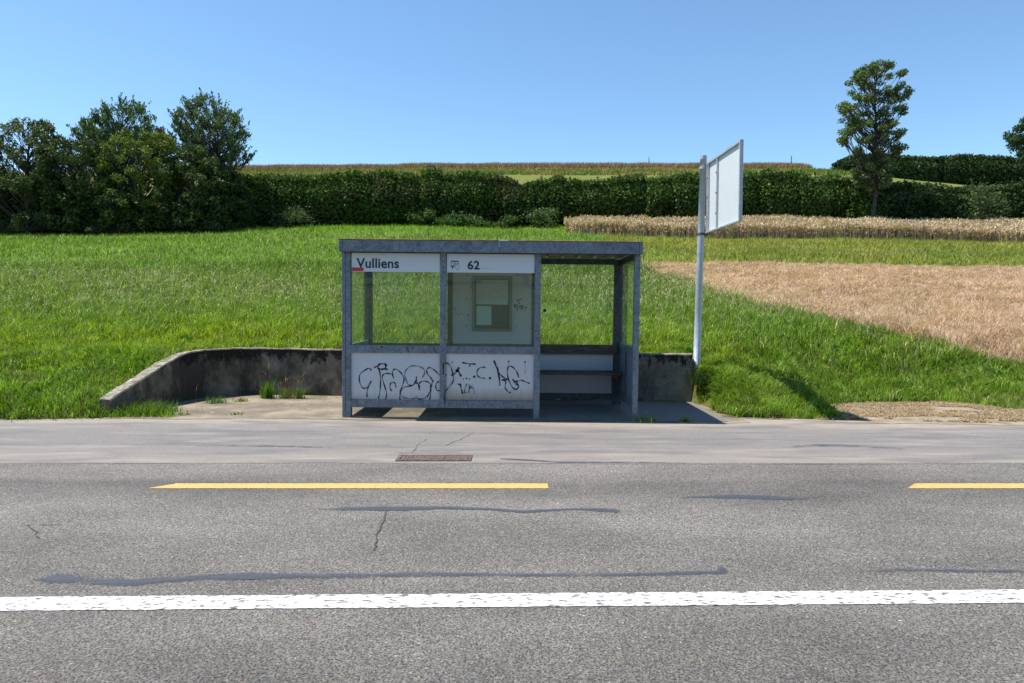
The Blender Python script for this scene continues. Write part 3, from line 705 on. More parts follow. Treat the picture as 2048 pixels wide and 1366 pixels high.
# graffiti inside on the notice panel, mould line and sticker
bm = bmesh.new(); nbp = lambda L: [(Xb(880+a/5.465), Zb(470+b/5.465)) for a, b in L]
for s, ww in (([(882, 700), (862, 695), (845, 715), (850, 740), (866, 738)], .007), ([(828, 705), (838, 715)], .006), ([(802, 755), (812, 800), (815, 768), (838, 755)], .007), ([(838, 758), (830, 830)], .006), ([(860, 765), (885, 800), (858, 800), (868, 765), (895, 820)], .006), ([(895, 760), (890, 800), (918, 775)], .006), ([(935, 770), (918, 840)], .004), ([(940, 785), (930, 800)], .004), ([(145, 790), (165, 840), (198, 885)], .003)): ribbon(bm, nbp(s), ww, BY+.015)
for u, v in ((322, 575), (282, 700), (300, 870), (303, 890), (278, 998), (828, 1000), (220, 860), (285, 450)):
    c = nbp([(u, v)])[0]; box(bm, c[0]-.009, c[0]+.009, BY+.014, BY+.018, c[1]-.008, c[1]+.008)
obj('graffiti', bm, M['marker'], nb)
# bench and timber backrest
zb_ = P(1100, 744, 10.4)[1]
bn = part('bench', bx(xt0+.0, xr1-.07, 10.28, 10.62, zb_-.025, zb_+.02, bev=.006), M['wood'])
for xx_ in (xt0+.06, xr1-.16):
    bm = bx(xx_, xx_+.04, 10.32, BY-.001, zb_-.07, zb_-.027); box(bm, xx_, xx_+.04, BY-.045, BY-.002, zb_-.32, zb_-.068)
    obj('bracket', bm, M['galv_dark'], bn)
part('backrest', bx(xt0+.085, xr1-.09, BY-.055, BY-.015, zbm0-.0, zbm1+.005, bev=.006), M['wood'])
bm = bmesh.new(); c = (P(1088, 620, BY)[0], P(1088, 620, BY)[1]); rr = bmesh.ops.create_cone(bm, cap_ends=True, segments=12, radius1=.026, radius2=.026, depth=.003)
for vt in rr['verts']: vt.co = Vector((c[0]+vt.co.x, BY+.032+vt.co.z, c[1]+vt.co.y))
part('sticker', bm, M['ink'])
# roof: fascia beams, corrugated sheet, flashing
ry0, ry1 = FY-.09, BY+.80; rx0, rx1 = Xf(680)-.005, Xf(1278)+.005; xs_ = Xf(996)
fa = part('fascia', bx(rx0+.05, xs_-.003, ry0, ry0+.045, zr_bot, zr_top, bev=.003), M['galv'])
part('fascia', bx(xs_+.003, rx1-.05, ry0, ry0+.045, zr_bot, zr_top, bev=.003), M['galv'])
part('fascia', bx(rx0, rx0+.047, ry0-.004, ry1, zr_bot-.004, zr_top, bev=.003), M['galv'])
part('fascia', bx(rx1-.047, rx1, ry0-.004, ry1, zr_bot-.004, zr_top, bev=.003), M['galv'])
part('fascia', bx(rx0+.05, rx1-.05, ry1-.045, ry1, zr_bot+.07, zr_top, bev=.003), M['galv_dark'])
bm = bx(xl1, xt0, FY+.002, FY+.06, zr_bot-.014, zr_bot-.001); box(bm, xt1, xr0, FY+.002, FY+.06, zr_bot-.010, zr_bot-.001); part('head_rail', bm, M['galv_dark'])
# corrugation
bm = bmesh.new(); pit = .218; prof = []
x = rx0+.05; zt, zo = zr_bot+.085, zr_bot+.05
while x < rx1-.06:
    for dx_, z in ((0, zo), (.13, zo), (.15, zt), (.198, zt)):
        if x+dx_ < rx1-.055: prof.append((x+dx_, z))
    x += pit
prof.append((rx1-.05, zo)); th = .003
f = [[bm.verts.new((x, y, z+dz)) for x, z in prof] for (y, dz) in ((ry0+.05, 0), (ry1-.05, 0), (ry1-.05, th), (ry0+.05, th))]
for k in range(4):
    A, B = f[k], f[(k+1) % 4]
    for i in range(len(prof)-1): bm.faces.new((A[i], A[i+1], B[i+1], B[i]))
part('roof', bm, M['galv'])
part('flashing', bx(rx0-.012, xs_-.01, ry0-.012, ry0+.06, zr_top+.001, zr_top+.014, bev=.002), M['flash'])
part('flashing', bx(xs_+.12, rx1+.012, ry0-.012, ry0+.06, zr_top+.001, zr_top+.012, bev=.002), M['flash'])
part('flashing', bx(xs_-.008, xs_+.118, ry0-.012, ry0+.06, zr_top+.001, zr_top+.013, bev=.002), M['white'], label='short bare white strip in the roof flashing')
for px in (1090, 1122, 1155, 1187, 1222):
    cx, cz = P(px, 512.5, 9.75); part('clip', bx(cx-.022, cx+.022, 9.74, 9.76, cz-.006, cz+.006, bev=.002), M['white'])  # added pale plates standing in for spots of light between the roof ribs
# litter
lx, ly = P(1119, 802, 10.9)[0], G(1119, 802)[1]
bm = bmesh.new(); box(bm, lx-.045, lx+.04, ly-.03, ly+.03, .012, .03, bev=.006); 
for v in bm.verts: v.co += Vector((0, 0, .012*math.sin(v.co.x*90)))
tag(obj('paper_scrap', bm, M['white'], origin=(lx, ly, .0)), 'small crumpled white paper scrap on the dark floor under the bench', 'litter')

# ---------------------------------------------------------------- road sign
SG = thing('road_sign', 'tall leaning grey steel pole carrying a white panel seen from behind, right of the shelter', 'road sign', (3.05, 11.3, .5))
def sg(name, bm, m, smooth=False, par=SG): return obj(name, bm, m, par, smooth=smooth)
pb = Vector((P(1392, 745, 11.3)[0], 11.3, P(1392, 745, 11.3)[1]-.2)); ptp = Vector((P(1407, 313, 11.25)[0], 11.25, P(1407, 313, 11.25)[1]))
sg('post', tube(bmesh.new(), [pb, pb.lerp(ptp, .33), pb.lerp(ptp, .66), ptp], [.058, .056, .053, .051], 20, True), M['pole'], True)
dirp = (ptp-pb).normalized()
sg('cap', tube(bmesh.new(), [ptp-dirp*.05, ptp+dirp*.012, ptp+dirp*.02], [.0535, .0535, .03], 20), M['alu'], False)
far = Vector((ptp.x+.055, 11.15, 0)); nr = Vector((P(1484, 370, 9.58)[0], 9.58, 0))
zt_f = P(1413, 318, 11.15)[1]; zb_f = P(1413, 460, 11.15)[1]; zt_n = P(1484, 288, 9.58)[1]; zb_n = P(1484, 450, 9.58)[1]
du = (nr-far).normalized(); dn = Vector((du.y, -du.x, 0))
if dn.x > 0: dn = -dn
L = (nr-far).length; zt_, zb2 = (zt_f+zt_n)/2, (zb_f+zb_n)/2
def slab(bm, u0, u1, z0, z1, n0, n1):       # along panel, up, towards -x
    tf = lambda u: (zt_n-zt_f)*u/L*.35
    vs = [bm.verts.new(Vector((far.x, far.y, 0))+du*u+dn*n+Vector((0, 0, z))) for u in (u0, u1) for n in (n0, n1) for z in (z0, z1)]
    for q in ((0, 1, 3, 2), (4, 6, 7, 5), (0, 4, 5, 1), (2, 3, 7, 6), (0, 2, 6, 4), (1, 5, 7, 3)): bm.faces.new([vs[k] for k in q])
    bmesh.ops.recalc_face_normals(bm, faces=bm.faces); return bm
sg('panel', slab(bmesh.new(), .01, L-.01, zb2+.01, zt_-.01, -.004, .004), M['signwhite'])
bm = bmesh.new()
slab(bm, 0, L, zt_-.03, zt_, -.012, .035); slab(bm, 0, L, zb2, zb2+.022, -.012, .035); slab(bm, L-.035, L, zb2+.023, zt_-.031, -.012, .035); slab(bm, 0, .02, zb2+.023, zt_-.031, -.012, .03)
sg('frame', bm, M['alu'])
for u in (.07, .52): sg('rib', slab(bmesh.new(), u, u+.03, zb2+.023, zt_-.031, .005, .034), M['alu'])
for u in (.085, .535):
    for z in (zb2+.25, (zb2+zt_)/2, zt_-.25):
        c = Vector((far.x, far.y, z))+du*u+dn*.034; sg('bolt', tube(bmesh.new(), [c, c+dn*.012], [.011, .011], 6), M['galv_dark'])
def clampb(z):
    t = (z-pb.z)/(ptp.z-pb.z); c = pb.lerp(ptp, t); bm = tube(bmesh.new(), [c-dirp*.018, c+dirp*.018], [.060, .060], 20)
    box(bm, c.x+.045, c.x+.10, c.y-.09, c.y-.02, c.z-.015, c.z+.015, bev=.003); return bm
for z in (zt_-.06, zb2+.0): sg('clamp', clampb(z), M['rust'] if z < 3 else M['alu'])

# ---------------------------------------------------------------- grass
def blades(name, X, Y, hgt, wid, lean, colr, mat, label=None, cat=None, seg=2, z=None, fold=1.0, stuff=True, origin=None, head=0):
    n = len(X); Z = Hgt(X, Y)-.02 if z is None else z
    ang = rng.uniform(0, 2*np.pi, n); la = rng.uniform(0, 2*np.pi, n)
    # bend slightly with the wind to the right
    if n: cla = 6.28*2*vn(X*2.3, Y*2.3, 99); la = np.where(rng.random(n) < .6, cla+rng.normal(0, .6, n), la)
    lx = np.cos(la)*lean+.2*lean; ly = np.sin(la)*lean
    wx = np.cos(ang)*wid/2; wy = np.sin(ang)*wid/2
    B = np.stack([X, Y, Z], 1); W = np.stack([wx, wy, np.zeros(n)], 1)
    D = np.stack([lx*hgt, ly*hgt, hgt], 1); L1 = np.stack([lx*hgt*.25, ly*hgt*.25, hgt*.55], 1)
    D[:, 2] *= np.sqrt(np.clip(1-lean**2*.6, .1, 1))
    if seg == 2:
        V = np.stack([B-W, B+W, B+L1-W*.8, B+L1+W*.8, B+D], 1).reshape(-1, 3); b = np.arange(n)[:, None]*5
        F = np.concatenate([b+[0, 1, 3], b+[0, 3, 2], b+[2, 3, 4]], 1).reshape(-1, 3); k = 5
    elif seg == 3:   # stem with a swollen head
        Wh = W*head
        V = np.stack([B-W, B+W, B+L1*1.25, B+L1*1.5-Wh, B+L1*1.5+Wh, B+D], 1).reshape(-1, 3); b = np.arange(n)[:, None]*6
        F = np.concatenate([b+[0, 1, 2], b+[2, 4, 3], b+[3, 4, 5]], 1).reshape(-1, 3); k = 6
    else:
        V = np.stack([B-W, B+W, B+D], 1).reshape(-1, 3); F = np.arange(n*3).reshape(-1, 3); k = 3
    C = np.repeat(colr, k, 0)
    me = npmesh(name, V, F, C)
    return me
def scatter(n, x0, x1, y0, y1, mask, fan=None):
    y = rng.uniform(y0, y1, n) if fan is None else fan(n)
    if x0 is None:
        hw = y*.80+5; x = rng.uniform(-1, 1, n)*hw
    else: x = rng.uniform(x0, x1, n)
    k = mask(x, y); return x[k], y[k]
def green_mask(x, y):
    ok = (y > edge(x)+.05*(vn(x*6, y*6, 2)-.3)) & ~in_pave(x, y) & ~in_tan(x, y) & ~in_crop(x, y)
    bare = (rng.random(len(x)) < .75) & (fbm(x*2.3, y*2.3, 91) > .66) & (y < 10.9+.3*vn(x*2, y, 5)) & (x > 3.9) 
    return ok & ~bare
def jit(c, n, a=.30):
    j = rng.normal(1, a, (n, 1)); return np.clip(c*j*rng.normal(1, .06, (n, 3)), .004, .9)
meshes = []
def gen(n, y0, y1, h, hv, w, lean, seg=2, mask=green_mask, colf=None, x0=None, x1=None):
    X, Y = scatter(n, x0, x1, y0, y1, mask); m = len(X)
    cl = fbm(X*1.1, Y*1.1, 14); cl2 = fbm(X*4, Y*4, 15)
    H = h*(.5+1.0*cl)*(.35+1.3*cl2)*rng.uniform(1-hv, 1+hv, m)
    c = turf_colour(X, Y) if colf is None else colf(X, Y)
    c = jit(c*(.62+.76*fbm(X*5+3, Y*5, 16)+.35*(fbm(X*1.3, Y*1.3, 17)-.5))[:, None], m)
    dry = rng.random(m) < .10; c[dry] = jit(np.array([.50, .52, .20]), dry.sum())
    dk = rng.random(m) < .22; c[dk] *= .45
    return blades('g', X, Y, H, w*rng.uniform(.7, 1.3, m), rng.uniform(.1, 1, m)*lean, c, None, seg=seg)
def join(name, mes, mat, label, cat, kind='stuff'):
    bm = None
    vs = []; fs = []; cs = []; off = 0
    for me in mes:
        nv = len(me.vertices); v = np.empty(nv*3, np.float32); me.vertices.foreach_get('co', v); vs.append(v.reshape(-1, 3))
        f = np.empty(len(me.loops), np.int32); me.loops.foreach_get('vertex_index', f); fs.append(f.reshape(-1, 3)+off); off += nv
        c = np.empty(nv*4, np.float32); me.color_attributes['Col'].data.foreach_get('color', c); cs.append(c.reshape(-1, 4)[:, :3]); bpy.data.meshes.remove(me)
    me = npmesh(name, np.concatenate(vs), np.concatenate(fs), np.concatenate(cs))
    o = obj(name, me, mat); tag(o, label, cat, kind=kind); return o
ms = []
ms.append(gen(230000, 8.8, 12.2, .125, .4, .0100, 1.15, x0=-10.5, x1=11))
ms.append(gen(165000, 12.2, 16.5, .18, .4, .013, 1.05))
ms.append(gen(140000, 16.5, 24, .25, .3, .017, .7))
ms.append(gen(150000, 24, 48.5, .19, .35, .032, 1.1, seg=1))
ms.append(gen(14000, 9.55, 11.5, .15, .35, .010, 1.3, x0=2.9, x1=3.7))
# broad weeds close to the road
X, Y = scatter(34000, -10, 11, 9, 14.5, green_mask); kk = fbm(X*1.7, Y*1.7, 40) > .50; X = X[kk]; Y = Y[kk]
ms.append(blades('g', X, Y, .13*rng.uniform(.5, 1.4, len(X)), .028*rng.uniform(.6, 1.4, len(X)), rng.uniform(.5, 1.0, len(X)), jit(np.array([.10, .22, .025]), len(X)), None))
join('grass', ms, M['grass'], 'lush green meadow grass covering the verge and the rising field', 'grass')
# pale seed heads
def seed_mask(x, y): return green_mask(x, y) & ~in_strip(x, y) & (rng.random(len(x)) < np.exp(-((y-17.3)/3.2)**2)*(.3+1.0*fbm(x*.3, y*.6, 71))+.02)
X, Y = scatter(85000, None, None, 12, 30, seed_mask); m = len(X)
o1 = blades('g', X, Y, .46*rng.uniform(.7, 1.2, m), .009*(Y/15), rng.uniform(.25, .9, m), jit(np.array([.42, .40, .22]), m, .2), None, seg=3, head=1.5)
join('seed_heads', [o1], M['dry'], 'pale bent seed heads standing above the green meadow', 'grass')
# tan field
def tan_mask(x, y): return in_tan(x, y) & (x < y*.78+2.5)
X, Y = scatter(300000, 4, 22, 10.5, 24.4, tan_mask); m = len(X); cl = fbm(X*1.4, Y*1.4, 24)
tall = 1+1.0*np.exp(-(Y-12)/3.0)*(cl > .45)
cT = np.array([.60, .425, .305])*(.85+.35*fbm(X*.8, Y*2.0, 33))[:, None]
mt = blades('g', X, Y, .15*(.5+cl)*tall*rng.uniform(.6, 1.4, m), .0075*Y/11, rng.uniform(.3, 1.6, m), jit(cT, m, .18), None)
X2, Y2 = scatter(50000, 3, 22, 10.5, 24.6, lambda x, y: (in_tan(x-.45, y) | in_tan(x+.9, y)) & green_mask(x, y) & (rng.random(len(x)) < .6)); m = len(X2)
mt2 = blades('g', X2, Y2, .30*rng.uniform(.5, 1.3, m), .010*Y2/11, rng.uniform(.2, .9, m), jit(np.array([.42, .34, .18]), m, .3), None)
# some green weeds inside
join('dry_grass', [mt, mt2], M['dry'], 'pinkish tan dry mown grass field to the right of the sign', 'dry grass')
def strip_mask(x, y): return in_strip(x, y) & (fbm(x*.5, y*.9, 81) > .50)
X, Y = scatter(60000, 4, 32, 24, 38, strip_mask); m = len(X)
ms = [blades('g', X, Y, .20*rng.uniform(.5, 1.3, m), .03, rng.uniform(.5, 1.8, m), jit(np.array([.38, .32, .11]), m, .25), None, seg=1)]
join('dry_tufts', ms, M['dry'], 'yellowing tufts scattered over the mown strip behind the tan field', 'dry grass')
# tall ripe crop
def crop_blades(X, Y, hh, w, base, top=None):
    m = len(X)
    a = blades('g', X, Y, hh, w, rng.uniform(.05, .45, m), jit(base, m, .2), None, seg=3, head=1.3); return a
X, Y = scatter(150000, 2.5, 40, 33, 46.5, in_crop); m = len(X)
X, Y = scatter(150000, 2.5, 38, 33, 46.5, lambda x, y: in_crop(x, y) & ((rng.random(len(x)) < .45) | ~in_crop(x, y-1.4))); m = len(X)
hh = .86*(.66+.62*fbm(X*.6, Y*.4, 19))*rng.uniform(.68, 1.0, m)
jo = [crop_blades(X, Y, hh, .055, np.array([.50, .37, .25]))]
k = rng.integers(0, m, int(m*2.2)); q = len(k)
# fluffy panicles at the tops
zt2 = Hgt(X[k], Y[k])+hh[k]*rng.uniform(.30, .95, q)
jo.append(blades('g', X[k]+rng.normal(0, .05, q), Y[k], .13*rng.uniform(.6, 1.3, q), .05, rng.uniform(.3, 1.6, q), jit(np.array([.58, .44, .31]), q, .15), None, z=zt2))
join('ripe_crop', jo, M['dry'], 'tall ripe beige crop standing in a band in front of the hedge', 'crop')
# crest band
def crest_mask(x, y): return (x < 58.5) & (y > 134)
X, Y = scatter(36000, -62, 59, 133.5, 141, crest_mask); m = len(X)
join('ridge_crop', [blades('g', X, Y, 1.25*(.75+.4*fbm(X*.3, Y*.3, 3))*rng.uniform(.7, 1.1, m), .16, rng.uniform(.05, .5, m), jit(np.array([.34, .22, .14]), m, .25), None, seg=1)], M['dry'], 'brown ripe crop standing along the crest of the hill', 'crop')
def hill_mask(x, y): return (np.abs(x) < y*.8+3) & (fbm(x*.1, y*.12, 6) > np.where((y > 112) & (x < 60), .0, 1.1))
X, Y = scatter(30000, -65, 65, 112, 134, hill_mask); m = len(X)
cc = np.where((fbm(X*.15, Y*.25, 44) > .5)[:, None], np.array([.30, .25, .09]), np.array([.13, .19, .03]))
join('hill_grass', [blades('g', X, Y, .6*rng.uniform(.4, 1.2, m), .22, rng.uniform(.2, .8, m), jit(cc, m, .2), None, seg=1)], M['dry'], 'rough yellowish grass on the hillside below the ridge crop', 'grass')
# straw litter on the bare ground
X, Y = scatter(60000, 3.2, 9.3, 9.0, 11.6, lambda x, y: (y > np.interp(x, [3, 4, 5, 6.5, 8, 9.4], [9.7, 9.5, 9.40, 9.22, 9.1, 8.95])) & (y < edge(x)+.35) & (fbm(x*1.5, y*2.4, 55) > .40) & (x > 3.4)); m = len(X)
join('straw_litter', [blades('g', X, Y, .035*rng.uniform(.3, 1.4, m), .012, rng.uniform(1.5, 4.0, m), jit(np.array([.40, .30, .19]), m, .3), None, z=tilt(X, Y)+.006)], M['dry'], 'loose dry straw litter on the bare ground beside the road', 'straw')

# individual tufts and weeds
def tuft(name, label, cat, x, y, h, r, n, wd=.008, col=(.10, .19, .03), lean=.6, heads=0, group=None, z=None):
    zz = float(Hgt(np.array([x]), np.array([y]))[0]); zz = max(zz, 0.0)+.0 if z is None else z
    X = x+rng.normal(0, r, n); Y = y+rng.normal(0, r*.7, n)
    a = blades('g', X, Y, h*rng.uniform(.4, 1.1, n), np.full(n, wd)*rng.uniform(.6, 1.3, n), rng.uniform(.1, 1, n)*lean, jit(np.array(col), n, .2), None, z=np.full(n, zz))
    L_ = [a]
    if heads:
        L_.append(blades('g', x+rng.normal(0, r*1.3, heads), y+rng.normal(0, r, heads), h*rng.uniform(1.3, 2.1, heads), np.full(heads, .004), rng.uniform(.1, .45, heads), jit(np.array([.34, .26, .15]), heads, .2), None, seg=3, head=2.0, z=np.full(heads, zz)))
    o = join(name, L_, M['grass'], label, cat, kind=None)
    if 'kind' in o: del o['kind']
    me = o.data; me.transform(Matrix.Translation((-x, -y, -zz))); o.location = (x, y, zz)
    return o
def gt(px, py): return G(px, py)
for (px, py, h, r, n, heads, lab, col) in (
    (537, 801, .34, .06, 170, 4, 'bushy green grass tuft at the foot of the wall, left of the taller stems', (.11, .21, .03)),
    (574, 801, .22, .07, 110, 14, 'grass clump with tall brown seed stems against the wall beside the shelter', (.15, .19, .05)),
    (598, 801, .24, .04, 70, 7, 'thin leafy weed between the tall stems and the shelter at the wall foot', (.12, .20, .04)),
    (430, 812, .14, .07, 80, 2, 'low creeping weed in the shadow of the curved wall end', (.10, .20, .03)),
    (484, 808, .08, .06, 70, 0, 'yellowish low weed halfway along the shadow edge of the wall', (.20, .24, .03)),
    (343, 828, .08, .05, 50, 0, 'small sprig where the wall shadow meets the pavement', (.12, .20, .03)),
    (304, 836, .14, .05, 60, 3, 'straggly upright tuft at the buried end of the wall', (.16, .20, .05)),
    (474, 835, .05, .05, 40, 0, 'tiny green sprig on the pavement edge left of the shelter', (.14, .22, .03)),
    (368, 836, .06, .04, 30, 0, 'tiny yellow green sprig in the asphalt joint near the verge', (.18, .22, .04)),
    (1370, 840, .085, .035, 80, 0, 'small yellow green tuft at the tip of the shelter shadow', (.22, .24, .03)),
    (1292, 840, .10, .09, 90, 2, 'ragged flowering weed at the foot of the right front post', (.20, .22, .04)),
    (1098, 841, .03, .05, 40, 0, 'flat moss like sprig at the foot of the third front post', (.24, .24, .04))):
    x, y = gt(px, py); z = None if px > 1200 else .006
    tuft('weed' if 'weed' in lab or 'sprig' in lab else 'grass_tuft', lab, 'plant', x, y, h, r, n, .010, col, .8, heads, z=.004+float(tilt(np.array([x]), np.array([y]))[0]))
# trampled dead stalks by the shelter
x, y = gt(645, 801); tuft('dead_stalks', 'dry brown trailing stalks at the wall foot next to the shelter', 'plant', x, y, .10, .16, 60, .006, (.30, .19, .09), 2.0, 0, z=.006)
x, y = 3.03, 10.85
tuft('grass_tuft', 'dark overhanging grass clump between the wall end and the sign pole', 'plant', x, y+.1, .32, .07, 260, .010, (.05, .09, .02), .9, 0, z=.28)
# overgrown clumps along the left verge
for (px, py, lab) in ((130, 836, 'drooping dense grass clump on the verge at far left'), (203, 836, 'drooping grass clump hiding the low end of the wall'), (292, 836, 'spiky grass clump in front of the sloping part of the wall')):
    x, y = gt(px, py); tuft('grass_clump', lab, 'plant', x, y+.08, .26 if px > 200 else .28, .20 if px > 200 else .28, 600, .010, (.13, .22, .03), 1.0, 3, z=.0)

# ---------------------------------------------------------------- leaves, hedges, trees
def leafcloud(C, size, up=.0, n_up=.5):
    """C (n,3) positions; returns V,F (quads)"""
    n = len(C); a = rng.normal(size=(n, 3)); a[:, 2] += up*2; a /= np.linalg.norm(a, axis=1)[:, None]
    b = np.cross(a, rng.normal(size=(n, 3))); b /= np.linalg.norm(b, axis=1)[:, None]
    s = (size*rng.uniform(.6, 1.4, n))[:, None]
    V = np.stack([C-a*s*.6, C+b*s*.33, C+a*s*.6, C-b*s*.33], 1).reshape(-1, 3)
    return V, np.arange(4*n).reshape(-1, 4)
def leaf_obj(name, C, size, col, parent, up=0, jitter=.34, mat='leaf', clump=None):
    V, F = leafcloud(C, size, up); n = len(C); c = jit(col if clump is None else clump, n, jitter)
    return obj(name, npmesh(name, V, F, np.repeat(c, 4, 0), 4), M[mat], parent)

def hedge(label, xa, xb, yf, topf, n, col, depth=2.6, size=.17, species_col=None, name='hedge'):
    xm = (xa+xb)/2; ym = float(yf(np.array([xm]))[0]); zm = float(Hgt(np.array([xm]), np.array([ym]))[0])
    root = thing(name, label, 'hedge', (xm, ym, zm))
    Ln = xb-xa
    # lumps: overlapping bushes
    nb_ = max(6, int(Ln/1.15)); bxs = np.linspace(xa+.5, xb-.5, nb_)+rng.normal(0, .3, nb_); br = rng.uniform(.85, 1.5, nb_); bo = rng.normal(0, .28, nb_); bh = rng.normal(0, .15, nb_)
    x = rng.uniform(xa, xb, n); t = rng.uniform(0, 1, n)**.75; y0 = yf(x); g = Hgt(x, y0); top = topf(x)
    d = (x[:, None]-bxs[None])/br[None]; wgt = np.maximum(1-d*d, 0); k = wgt.argmax(1); wk = np.sqrt(wgt[np.arange(n), k])
    top2 = top+bh[k]*.8+.30*(wk-.6)
    hgt_ = top2-g; z = g+hgt_*t
    half = depth/2*(.62+.5*np.sin(np.clip(t, 0, 1)*math.pi*.80+.35))*(.72+.36*wk)
    half *= np.sqrt(np.clip(1.02-np.clip(t, .0, 1)**6, .05, 1))
    side = rng.choice([-1, -1, -1, 1], n); fr = rng.uniform(.70, 1.05, n)
    yy = y0+side*half*fr+bo[k]*.5
    tp = rng.random(n) < .22; z[tp] = (g+hgt_*rng.uniform(.93, 1.06, n))[tp]; yy[tp] = (y0+half*rng.uniform(-.8, .8, n))[tp]
    # sprigs sticking up
    C = np.stack([x+rng.normal(0, .05, n), yy, z], 1)
    ns = int(Ln*3); sx = rng.uniform(xa, xb, ns); si = [];
    for q in sx:
        gg = float(topf(np.array([q]))[0]); m = 9; b = rng.normal(0, .06); si.append(np.stack([q+b*np.arange(m)/3+rng.normal(0, .04, m), np.full(m, float(yf(np.array([q]))[0]))+rng.normal(-.3, .3), gg-.1+np.arange(m)*rng.uniform(.02, .065)], 1))
    C = np.concatenate([C]+si)
    cl = fbm(C[:, 0]*.7, C[:, 2]*.9, 8)[:, None]; cA = np.array(col)*(.65+.7*cl)
    if species_col is not None: 
        mk = (fbm(C[:, 0]*.35+9, C[:, 2]*.8, 77)[:, None] > .60); cA = np.where(mk, np.array(species_col), cA)  # patches of another hedge species in their own leaf colour
    leaf_obj('foliage', C, size, None, root, up=.35, clump=cA)
    # dark hull added inside the leaves to block light
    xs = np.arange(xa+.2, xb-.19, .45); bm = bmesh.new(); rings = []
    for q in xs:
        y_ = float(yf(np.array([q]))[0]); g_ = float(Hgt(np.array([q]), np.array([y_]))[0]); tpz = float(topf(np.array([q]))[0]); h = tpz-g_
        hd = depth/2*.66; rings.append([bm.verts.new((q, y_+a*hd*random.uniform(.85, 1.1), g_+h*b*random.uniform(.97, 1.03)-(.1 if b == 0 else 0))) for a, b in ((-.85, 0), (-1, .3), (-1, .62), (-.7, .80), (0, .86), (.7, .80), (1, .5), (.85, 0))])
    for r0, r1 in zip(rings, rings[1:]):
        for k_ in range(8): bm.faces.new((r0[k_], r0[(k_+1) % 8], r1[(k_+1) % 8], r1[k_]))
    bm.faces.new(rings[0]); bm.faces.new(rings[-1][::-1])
    obj('shade_hull', bm, M['core'], root)
    return root
HY = 47.5
yf = lambda x: HY+.25*np.sin(x*.3)-.09*np.maximum(x-12, 0)-.02*np.maximum(-x, 0)
def topz(pxs, pys, y):
    X_ = [P(a, b, y)[0] for a, b in zip(pxs, pys)]; Z_ = [P(a, b, y)[1] for a, b in zip(pxs, pys)]
    return lambda x: np.interp(x, X_, Z_)
hl = topz([430, 500, 560, 640, 760, 860, 960, 1010, 1035, 1044], [362, 363, 366, 363, 358, 358, 361, 364, 372, 386], HY)
hr = topz([1048, 1075, 1110, 1200, 1300, 1400, 1500, 1560, 1600, 1650, 1720, 1740], [380, 368, 364, 367, 364, 366, 361, 357, 366, 368, 376, 380], HY)
h3 = topz([1735, 1800, 1860, 1930, 2000, 2048, 2150, 2500], [372, 372, 374, 380, 378, 366, 368, 370], 45)
GC = (.070, .120, .026)
hedge('tall dark green field hedge from the tree group to the gap above the shelter', P(420, 400, HY)[0], P(1046, 400, HY)[0], yf, hl, 52000, GC, species_col=(.085, .10, .035))
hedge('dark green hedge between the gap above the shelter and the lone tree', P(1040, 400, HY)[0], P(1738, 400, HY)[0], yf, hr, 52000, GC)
hedge('shaded dark hedge to the right of the lone tree', P(1736, 400, 46)[0], P(2330, 400, 44)[0], yf, h3, 44000, (.042, .075, .022), species_col=(.07, .105, .04))
# ridge hedge on the right
RY = 128.0; ryf = lambda x: RY+0*x+.5*np.sin(x*.1)
hrz = topz([1672, 1690, 1760, 1850, 1905, 1960, 2048, 2300], [330, 318, 312, 321, 315, 318, 322, 324], RY)
hedge('distant rounded hedge along the ridge behind the lone tree', P(1672, 340, RY)[0], P(2250, 340, RY)[0], ryf, hrz, 46000, (.050, .085, .03), depth=4.5, size=.42)
# shrubs at the foot of the hedge
def shrub(label, px, py, w, h, n, col, y, size=.13, name='shrub'):
    x, z = P(px, py, y); g = float(Hgt(np.array([x]), np.array([y]))[0]); root = thing(name, label, 'shrub', (x, y, g))
    nc = 16; cc = np.stack([x+rng.normal(0, w*.3, nc), y+rng.normal(0, w*.22, nc), g+h*rng.uniform(.1, .9, nc)**1.2], 1)
    k = rng.integers(0, nc, n); C = cc[k]+rng.normal(0, 1, (n, 3))*np.array([w*.12, w*.12, h*.14]); C[:, 2] = np.maximum(C[:, 2], g)
    leaf_obj('foliage', C, size, np.array(col), root, up=.3)
    bm = bmesh.new()
    for c in cc[:9]: tube(bm, [(x, y, g-.05), ((x+c[0])/2, (y+c[1])/2, (g+c[2])/2+.05), tuple(c)], [.03, .02, .008], 5)
    obj('stems', bm, M['bark'], root); return root
for a in (('low leafy shrub at the hedge foot, leftmost of the row above the shelter', 850, 440, 1.6, .9, 1500, (.06, .11, .03), 45.6),
          ('wide leafy shrub at the hedge foot above the number strip', 925, 442, 2.4, .75, 1900, (.065, .12, .03), 45.3),
          ('pale green shrub at the hedge foot below the gap', 1085, 436, 1.9, 1.25, 1900, (.10, .15, .055), 45.5),
          ('small shrub at the hedge foot beside the pale green shrub', 1010, 442, 1.7, .7, 1300, (.07, .12, .03), 45.2),
          ('pale sprawling shrub at the foot of the hedge near the tree group', 595, 430, 3.0, 1.4, 2200, (.075, .105, .045), 46.0),
          ('pale shrub standing out of the shaded hedge right of the lone tree', 1975, 410, 2.6, 2.6, 2600, (.075, .11, .04), 43.4),
          ('bright leafy shrub at the base of the lone tree', 1725, 425, 1.6, 1.7, 1500, (.08, .14, .03), 44.9)): shrub(*a)

